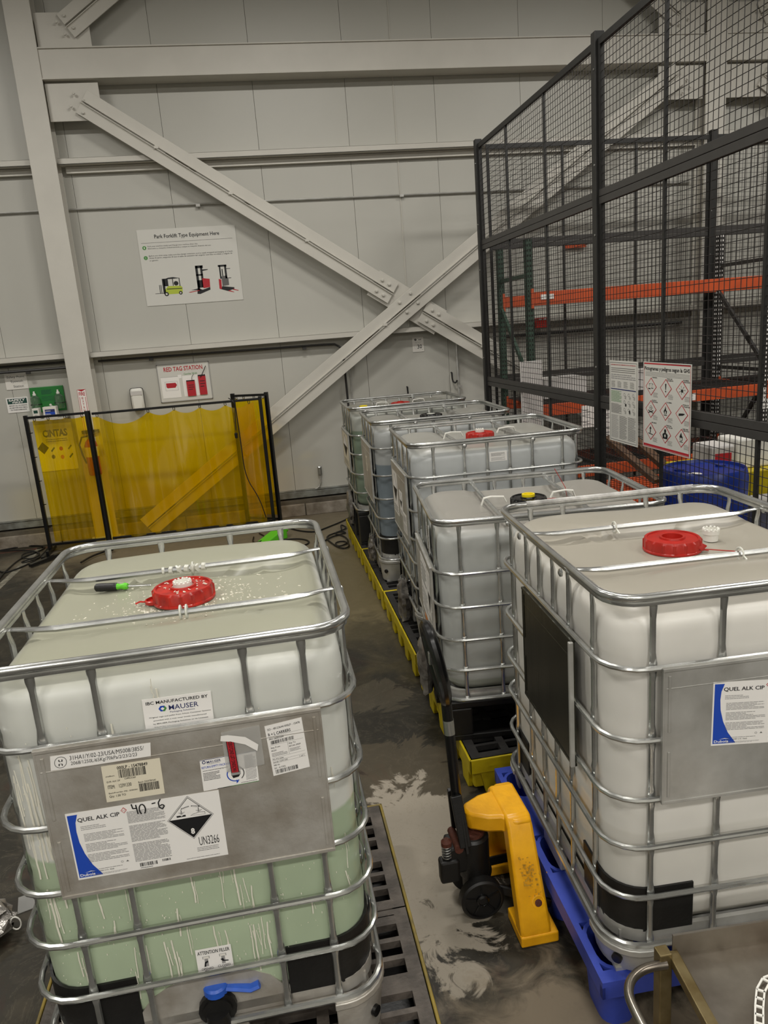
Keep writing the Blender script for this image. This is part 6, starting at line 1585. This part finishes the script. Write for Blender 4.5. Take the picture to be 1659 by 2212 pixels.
stick(TL_, 'y', -1, PD, [(218, 1656), (345, 1637), (231, 1733)], M['paper_dim'], d_lp, 'cream batch label with barcodes')
def d_quel(D, hand=True):
    Bl = M['ink_blue']; G = M['ink_grey']; P_ = M['paper_bright']
    pts = [(0.01, 0.97), (0.075, 0.97), (0.055, 0.85), (0.05, 0.72), (0.055, 0.56), (0.075, 0.38), (0.11, 0.2), (0.165, 0.03), (0.01, 0.03)]
    for i in range(7): a, c = pts[i], pts[i + 1]; D.poly([(0.01, a[1]), a, c, (0.01, c[1])], Bl, 1)
    D.text('Dubois', 0.018, 0.045, 0.115, 0.085, P_, 0.02, 2); D.poly([(0.05, 0.095), (0.09, 0.115), (0.125, 0.095), (0.09, 0.105)], P_, 2)
    D.text('QUEL ALK CIP', 0.07, 0.845, 0.34, 0.915, K_, 0.012)
    D.diamond(0.37, 0.925, 0.02, 0.045, M['ink_red'], 1); D.diamond(0.37, 0.925, 0.015, 0.034, P_, 2); D.text('4 3', 0.362, 0.91, 0.378, 0.94, M['ink_red'], 0, 3)
    D.lines(0.08, 0.73, 0.24, 0.80, 3, G, 0.4, seed=1); D.lines(0.09, 0.56, 0.35, 0.68, 6, G, 0.45, seed=2, ragged=0.5); D.lines(0.09, 0.4, 0.36, 0.53, 6, G, 0.45, seed=3, ragged=0.5); D.lines(0.09, 0.24, 0.36, 0.37, 6, G, 0.45, seed=4, ragged=0.5)
    D.ring(0.3, 0.17, 0.008, 0.016, 0.002, M['ink_mid']); D.poly([(0.325, 0.16), (0.335, 0.185), (0.345, 0.16)], M['ink_mid'], 1)
    D.lines(0.09, 0.115, 0.3, 0.125, 1, M['ink_mid'], 0.6, seed=9); D.text('1249 L (330 U.S. Gal)', 0.09, 0.075, 0.24, 0.1, K_); D.lines(0.1, 0.03, 0.33, 0.06, 3, G, 0.4, seed=5)
    for k, (a, c) in enumerate(((0.72, 0.9), (0.44, 0.69), (0.13, 0.41))): D.lines(0.385, a, 0.63, c, 15, M['ink_grey'], 0.55, seed=30 + k)
    D.barcode(0.41, 0.045, 0.53, 0.1, K_, seed=12, n=20); D.barcode(0.56, 0.07, 0.62, 0.105, K_, seed=13, n=10); D.lines(0.41, 0.02, 0.52, 0.035, 1, K_, 0.5, seed=1)
    cx, cy, rx, ry = 0.79, 0.66, 0.155, 0.33
    D.diamond(cx, cy, rx, ry, P_, 1)
    for (a, c) in (((cx - rx, cy), (cx, cy + ry)), ((cx, cy + ry), (cx + rx, cy)), ((cx + rx, cy), (cx, cy - ry)), ((cx, cy - ry), (cx - rx, cy))):
        q = 0.965; D.poly([a, c, (cx + (c[0] - cx) * q, cy + (c[1] - cy) * q), (cx + (a[0] - cx) * q, cy + (a[1] - cy) * q)], G, 2)
        q1, q2 = 0.93, 0.9; D.poly([(cx + (a[0] - cx) * q1, cy + (a[1] - cy) * q1), (cx + (c[0] - cx) * q1, cy + (c[1] - cy) * q1), (cx + (c[0] - cx) * q2, cy + (c[1] - cy) * q2), (cx + (a[0] - cx) * q2, cy + (a[1] - cy) * q2)], K_, 3)
    D.poly([(cx - rx * 0.93, cy), (cx + rx * 0.93, cy), (cx, cy - ry * 0.93)], K_, 2); D.text('8', cx - 0.012, cy - 0.25, cx + 0.014, cy - 0.16, P_, 0.04, 4)
    # corrosion pictogram
    D.rect(cx - 0.09, cy + 0.03, cx - 0.03, cy + 0.055, K_, 3); D.poly([(cx - 0.066, cy + 0.055), (cx - 0.056, cy + 0.04), (cx - 0.046, cy + 0.055)], P_, 4)
    D.poly([(cx - 0.055, cy + 0.155), (cx + 0.0, cy + 0.18), (cx + 0.0, cy + 0.165), (cx - 0.052, cy + 0.14)], K_, 3); D.poly([(cx + 0.015, cy + 0.18), (cx + 0.07, cy + 0.155), (cx + 0.067, cy + 0.14), (cx + 0.015, cy + 0.165)], K_, 3)
    D.poly([(cx - 0.048, cy + 0.145), (cx + 0.0, cy + 0.1685), (cx - 0.004, cy + 0.172), (cx - 0.05, cy + 0.15)], P_, 4); D.poly([(cx + 0.02, cy + 0.174), (cx + 0.062, cy + 0.153), (cx + 0.06, cy + 0.148), (cx + 0.02, cy + 0.168)], P_, 4)
    for x in (-0.055, 0.06):
        D.rect(cx + x - 0.002, cy + 0.075, cx + x + 0.002, cy + 0.135, K_, 3)
        for a in (-0.02, -0.01, 0.01, 0.02): D.poly([(cx + x, cy + 0.06), (cx + x + a, cy + 0.1), (cx + x + a + 0.003, cy + 0.1)], K_, 3)
    D.poly([(cx + 0.0, cy + 0.03), (cx + 0.1, cy + 0.02), (cx + 0.1, cy + 0.06), (cx + 0.06, cy + 0.065), (cx + 0.02, cy + 0.05)], M['ink_mid'], 3); D.poly([(cx + 0.005, cy + 0.034), (cx + 0.098, cy + 0.025), (cx + 0.098, cy + 0.055), (cx + 0.06, cy + 0.06), (cx + 0.022, cy + 0.046)], P_, 4)
    D.text('UN3266', 0.82, 0.215, 0.955, 0.345, K_, -0.005); D.lines(0.80, 0.13, 0.95, 0.2, 3, M['ink_mid'], 0.3, seed=4); D.lines(0.72, 0.035, 0.95, 0.05, 1, M['ink_mid'], 0.4, seed=6)
    if hand:
        def stroke(p, w_=0.008):
            for i in range(len(p) - 1):
                a, c = p[i], p[i + 1]; dx, dy = (c[0] - a[0]) * D.W, (c[1] - a[1]) * D.H; l = math.hypot(dx, dy) + 1e-9; ox, oy = -dy / l * w_ * 0.5, dx / l * w_ * 0.5 * D.W / D.H
                D.poly([(a[0] + ox, a[1] + oy), (c[0] + ox, c[1] + oy), (c[0] - ox, c[1] - oy), (a[0] - ox, a[1] - oy)], K_, 4)
        stroke([(0.425, 1.0), (0.43, 0.93), (0.455, 0.93)]); stroke([(0.452, 0.98), (0.458, 0.84)])
        stroke([(0.49 + 0.02 * math.cos(a), 0.9 + 0.075 * math.sin(a)) for a in [math.radians(x) for x in range(-60, 241, 30)]])
        stroke([(0.555, 0.96), (0.58, 0.965)]); stroke([(0.615, 1.01), (0.598, 0.96), (0.6, 0.89), (0.62, 0.86), (0.634, 0.9), (0.622, 0.925), (0.605, 0.91)])
stick(TL_, 'y', -1, PD, [(140, 1759), (472, 1706), (170, 1901)], M['paper_bright'], d_quel, 'large white chemical label with blue edge and black diamond')
def d_ret(D):
    D.rect(0.0, 0.985, 1.0, 1.0, M['ink_navy'], 1); D.rect(0.35, 0, 1.0, 0.015, M['ink_green'], 1); D.rect(0.25, 0, 0.5, 0.015, K_, 2)
    D.ring(0.07, 0.92, 0.032, 0.055, 0.013, M['ink_navy']); D.text('MAUSER', 0.12, 0.87, 0.37, 0.95, M['ink_navy'], 0.005); D.text('Packaging Solutions', 0.13, 0.83, 0.35, 0.86, M['ink_mid'])
    D.text('RETURN EMPTY PACKAGING', 0.02, 0.72, 0.58, 0.79, M['ink_blue']); D.text('www.mauserpackaging.com', 0.03, 0.62, 0.48, 0.67, K_); D.lines(0.03, 0.33, 0.33, 0.6, 6, M['ink_mid'], 0.45, seed=5)
    D.ring(0.6, 0.38, 0.16, 0.25, 0.02, M['ink_blue'], 1, 150, 290); D.ring(0.6, 0.38, 0.16, 0.25, 0.02, M['ink_mid'], 1, -50, 60); D.ring(0.6, 0.38, 0.16, 0.25, 0.008, M['ink_grey'], 1, 70, 150)
    D.poly([(0.64, 0.12), (0.6, 0.19), (0.6, 0.06)], M['ink_blue'], 2); D.rect(0.52, 0.34, 0.69, 0.46, M['ink_grey'], 2); D.poly([(0.53, 0.34), (0.68, 0.34), (0.65, 0.27), (0.55, 0.25)], M['ink'], 2)
    D.lines(0.78, 0.12, 0.98, 0.93, 22, M['ink_grey'], 0.45, seed=14); D.lines(0.68, 0.05, 0.98, 0.08, 1, M['ink_mid'], 0.5, seed=2)
stick(TL_, 'y', -1, PD, [(431, 1643), (552, 1621), (440, 1709)], M['paper_bright'], d_ret, 'white return packaging label with blue arrow ring', thick=0.0007)
stick(TL_, 'y', -1, PD + 0.003, [(477, 1583), (560, 1566), (490, 1668)], M['clear_film'], lambda D: None, 'clear document pouch')
def d_flap(D): pass
p0f, nf = face_plane(TL_, 'y', -1, PD + 0.005)
b = MB(); pts = [on_plane(u, v, p0f, nf) for u, v in [(477, 1590), (492, 1588), (530, 1592), (558, 1608), (556, 1622), (530, 1608), (500, 1602), (476, 1601)]]
b.add(pts + [q + nf * 0.0008 for q in pts], [tuple(range(8)), tuple(range(8, 16))] + [(i, (i + 1) % 8, 8 + (i + 1) % 8, 8 + i) for i in range(8)])
b.build('pouch_flap', M['paper_bright'], TL_, True, smooth=False)
def d_pack(D): D.rect(0.0, 0, 0.08, 1, K_, 1); D.rect(0.92, 0, 1, 1, K_, 1); D.text('PACKING LIST ENCLOSED', 0.25, 0.04, 0.75, 1.0, K_, 0.01, rot=90)
stick(TL_, 'y', -1, PD + 0.0045, [(488, 1602), (505, 1600), (500, 1669)], M['ink_red'], d_pack, 'red packing list strip')
def d_car(D):
    D.text('SO - 48123644 000LP - 15478', 0.06, 0.9, 0.93, 0.94, K_); D.text('R + L CARRIERS', 0.06, 0.79, 0.66, 0.85, K_, 0.01); D.text('PRO 360053044', 0.06, 0.71, 0.45, 0.75, K_); D.barcode(0.08, 0.62, 0.72, 0.69, K_, seed=21)
    D.rect(0.05, 0.77, 0.95, 0.773, M['ink_mid']); D.rect(0.05, 0.6, 0.95, 0.603, M['ink_mid']); D.rect(0.52, 0.36, 0.525, 0.6, M['ink_mid']); D.text('Ship From:', 0.06, 0.53, 0.32, 0.57, K_); D.text('45241', 0.06, 0.48, 0.2, 0.51, K_); D.lines(0.06, 0.38, 0.48, 0.46, 3, M['ink_mid'], 0.35, seed=1)
    D.text('Ship To:', 0.55, 0.54, 0.74, 0.58, K_); D.text('87105-3909', 0.55, 0.49, 0.86, 0.52, K_); D.lines(0.55, 0.4, 0.85, 0.47, 3, M['ink_mid'], 0.35, seed=2)
    for y in (0.35, 0.29, 0.24): D.rect(0.05, y, 0.95, y + 0.003, M['ink_mid'])
    D.text('PO: PO12206', 0.06, 0.305, 0.35, 0.335, K_); D.text('Item# 12391330', 0.06, 0.25, 0.45, 0.28, K_); D.text('1 of 1', 0.78, 0.25, 0.9, 0.28, K_); D.text('HRE: No', 0.06, 0.19, 0.22, 0.22, K_); D.text('SH - 417202', 0.06, 0.13, 0.36, 0.16, K_); D.barcode(0.08, 0.03, 0.7, 0.11, K_, seed=22)
stick(TL_, 'y', -1, PD, [(571, 1569), (651, 1549), (591, 1676)], M['paper_bright'], d_car, 'white shipping label with barcodes')
def d_mau(D):
    D.text('IBC MANUFACTURED BY', 0.05, 0.85, 0.95, 0.93, K_, 0.012); D.poly([(0.22, 0.72), (0.25, 0.79), (0.31, 0.79), (0.34, 0.72), (0.31, 0.65), (0.25, 0.65)], M['ink_blue'], 1); D.poly([(0.28, 0.65), (0.31, 0.65), (0.34, 0.72), (0.31, 0.79)], M['ink_green'], 2); D.diamond(0.28, 0.72, 0.03, 0.04, M['paper_bright'], 3)
    D.text('MAUSER', 0.37, 0.66, 0.80, 0.785, M['ink_navy'], 0.005); D.text('Packaging Solutions', 0.38, 0.58, 0.74, 0.63, M['ink_navy'])
    for i, (x0, x1, tx) in enumerate(((0.07, 0.97, 'Original cage and pallet from Schutz Container Systems'), (0.13, 0.9, 'provided with a new inner bottle manufactured'), (0.12, 0.92, 'by MAUSER Packaging Solutions or its Licensee'), (0.13, 0.91, 'Schutz has not remanufactured this product and'), (0.27, 0.76, 'is not affiliated in any way with'), (0.18, 0.86, 'NCG and/or MAUSER Packaging Solutions'))):
        D.text(tx, x0, 0.5 - i * 0.085, x1, 0.54 - i * 0.085, K_, 0.004)
BF = 0.572
stick(TL_, 'y', -1, BF + 0.002, [(306, 1512), (455, 1492), (318, 1596)], M['paper_bright'], d_mau, 'white manufacturer label half hidden by the plate')
def d_att(D):
    D.text('ATTENTION FILLER', 0.05, 0.78, 0.95, 0.92, K_, 0.01)
    for x in (0.15, 0.62):
        D.rect(x + 0.02, 0.6, x + 0.22, 0.7, M['ink_grey']); D.rect(x + 0.07, 0.3, x + 0.17, 0.6, M['ink_grey']); D.rect(x + 0.04, 0.61, x + 0.2, 0.69, M['paper'], 2)
    D.poly([(0.19, 0.3), (0.24, 0.3), (0.25, 0.42), (0.32, 0.47), (0.3, 0.53), (0.22, 0.48)], K_, 3); D.poly([(0.66, 0.5), (0.74, 0.52), (0.76, 0.44), (0.88, 0.42), (0.88, 0.38), (0.72, 0.4)], K_, 3)
    D.text('OPENED', 0.1, 0.16, 0.44, 0.25, K_); D.text('CLOSED', 0.56, 0.18, 0.92, 0.27, K_); D.lines(0.1, 0.05, 0.95, 0.08, 1, K_, 0.7, seed=2)
stick(TL_, 'y', -1, BF + 0.002, [(421, 2053), (498, 2039), (430, 2106)], M['paper_bright'], d_att, 'white filling instruction sticker')

# cream tank
stick(TR_, 'y', 1, PD, [(1541, 1474), (1862, 1457), (1535, 1611)], M['paper_bright'], lambda D: d_quel(D, False), 'large white chemical label with blue edge')
def ink_on_top(t, zt, px, txt, lab):
    z = wmat(t).translation.z + zt
    A, B_, C_ = [on_z(u, v, z) for u, v in px]
    D = Decal(A, B_, C_, Vector((0, 0, 1)), 0.0002, 0.0003, None)
    for i, s_ in enumerate(txt): D.text(s_, 0.0, 0.62 - 0.5 * i, 1.0, 1.0 - 0.5 * i, M['ink_mid'], -0.01)
    o = D.build('handwriting', t); o['label'] = lab; return o
ink_on_top(TR_, ztR + 0.012, [(1185, 1116), (1212, 1142), (1150, 1126)], ['Prep 10-22', '3-21 23'], 'handwritten date')
ink_on_top(TD_, ztD + 0.012, [(1003, 1101), (1040, 1122), (1000, 1106)], ['ACIDICLEAN', 'PLUS'], 'faded handwriting')
b = MB(); q0 = on_z(1540, 1190, BZ + ztR - 0.0); q1 = on_z(1572, 1196, BZ + ztR)
# the other tanks: labels on their aisle plates
def d_small(D): D.lines(0.1, 0.55, 0.9, 0.9, 5, M['ink_mid'], 0.4, seed=4); D.lines(0.1, 0.1, 0.9, 0.45, 5, M['ink_grey'], 0.4, seed=5)
def d_dia(D): D.diamond(0.5, 0.62, 0.42, 0.34, M['ink_mid'], 1); D.diamond(0.5, 0.62, 0.38, 0.31, M['paper_bright'], 2); D.poly([(0.12, 0.62), (0.88, 0.62), (0.5, 0.31)], M['ink'], 3); D.lines(0.1, 0.05, 0.9, 0.22, 3, M['ink_mid'], 0.4, seed=6)
def d_brown(D): D.diamond(0.5, 0.5, 0.48, 0.48, M['ink_orange'], 1); D.text('335', 0.2, 0.35, 0.8, 0.65, M['ink'], 0.03)
# plates: local x runs towards the camera
zp = lambda lv: (lv[2], lv[0])
local_stick(TC_, 'y', -1, PD, -0.30, -0.06, lvC[2] + 0.05, lvC[0] - 0.06, M['paper'], d_dia, 'white label with black diamond')
local_stick(TC_, 'y', -1, PD, 0.02, 0.15, lvC[1] - 0.1, lvC[0] - 0.16, M['paper_bright'], d_dia, 'small white pictogram label')
local_stick(TC_, 'y', -1, PD, 0.14, 0.30, lvC[2] + 0.0, lvC[1] - 0.06, M['paper'], d_small, 'white text label')
local_stick(TC_, 'y', -1, BF + 0.001, 0.02, 0.16, lvC[0] + 0.03, lvC[0] + 0.15, M['paper_bright'], d_small, 'white label above the plate')
local_stick(TD_, 'y', -1, PD, -0.10, 0.18, lvD[2] - 0.02, lvD[0] - 0.04, M['paper_bright'], d_small, 'white text label')
local_stick(TD_, 'y', -1, PD, 0.19, 0.33, lvD[2] - 0.02, lvD[0] - 0.05, M['paper'], d_dia, 'white pictogram label')
local_stick(TD_, 'y', -1, PD + 0.001, -0.02, 0.24, lvD[3] - 0.08, lvD[2] - 0.03, M['ink_orange'], d_brown, 'worn orange hazard placard')
local_stick(TD_, 'y', -1, BF + 0.012, 0.06, 0.17, lvD[0] + 0.02, lvD[0] + 0.17, M['paper_bright'], d_small, 'white tag hanging inside the cage')
local_stick(TA_, 'y', -1, PD, -0.28, 0.22, lvA[2] + 0.02, lvA[0] - 0.02, M['paper_dim'], d_dia, 'cream label with black diamond')
local_stick(TB_, 'y', -1, PD, 0.0, 0.08, lvB[1] - 0.02, lvB[0] - 0.12, M['paper_dim'], d_small, 'small worn label')
local_stick(TC_, 'x', 1, 0.4665, -0.06, 0.06, lvC[0] + 0.06, lvC[0] + 0.125, M['paper_bright'], d_small, 'small white card label')
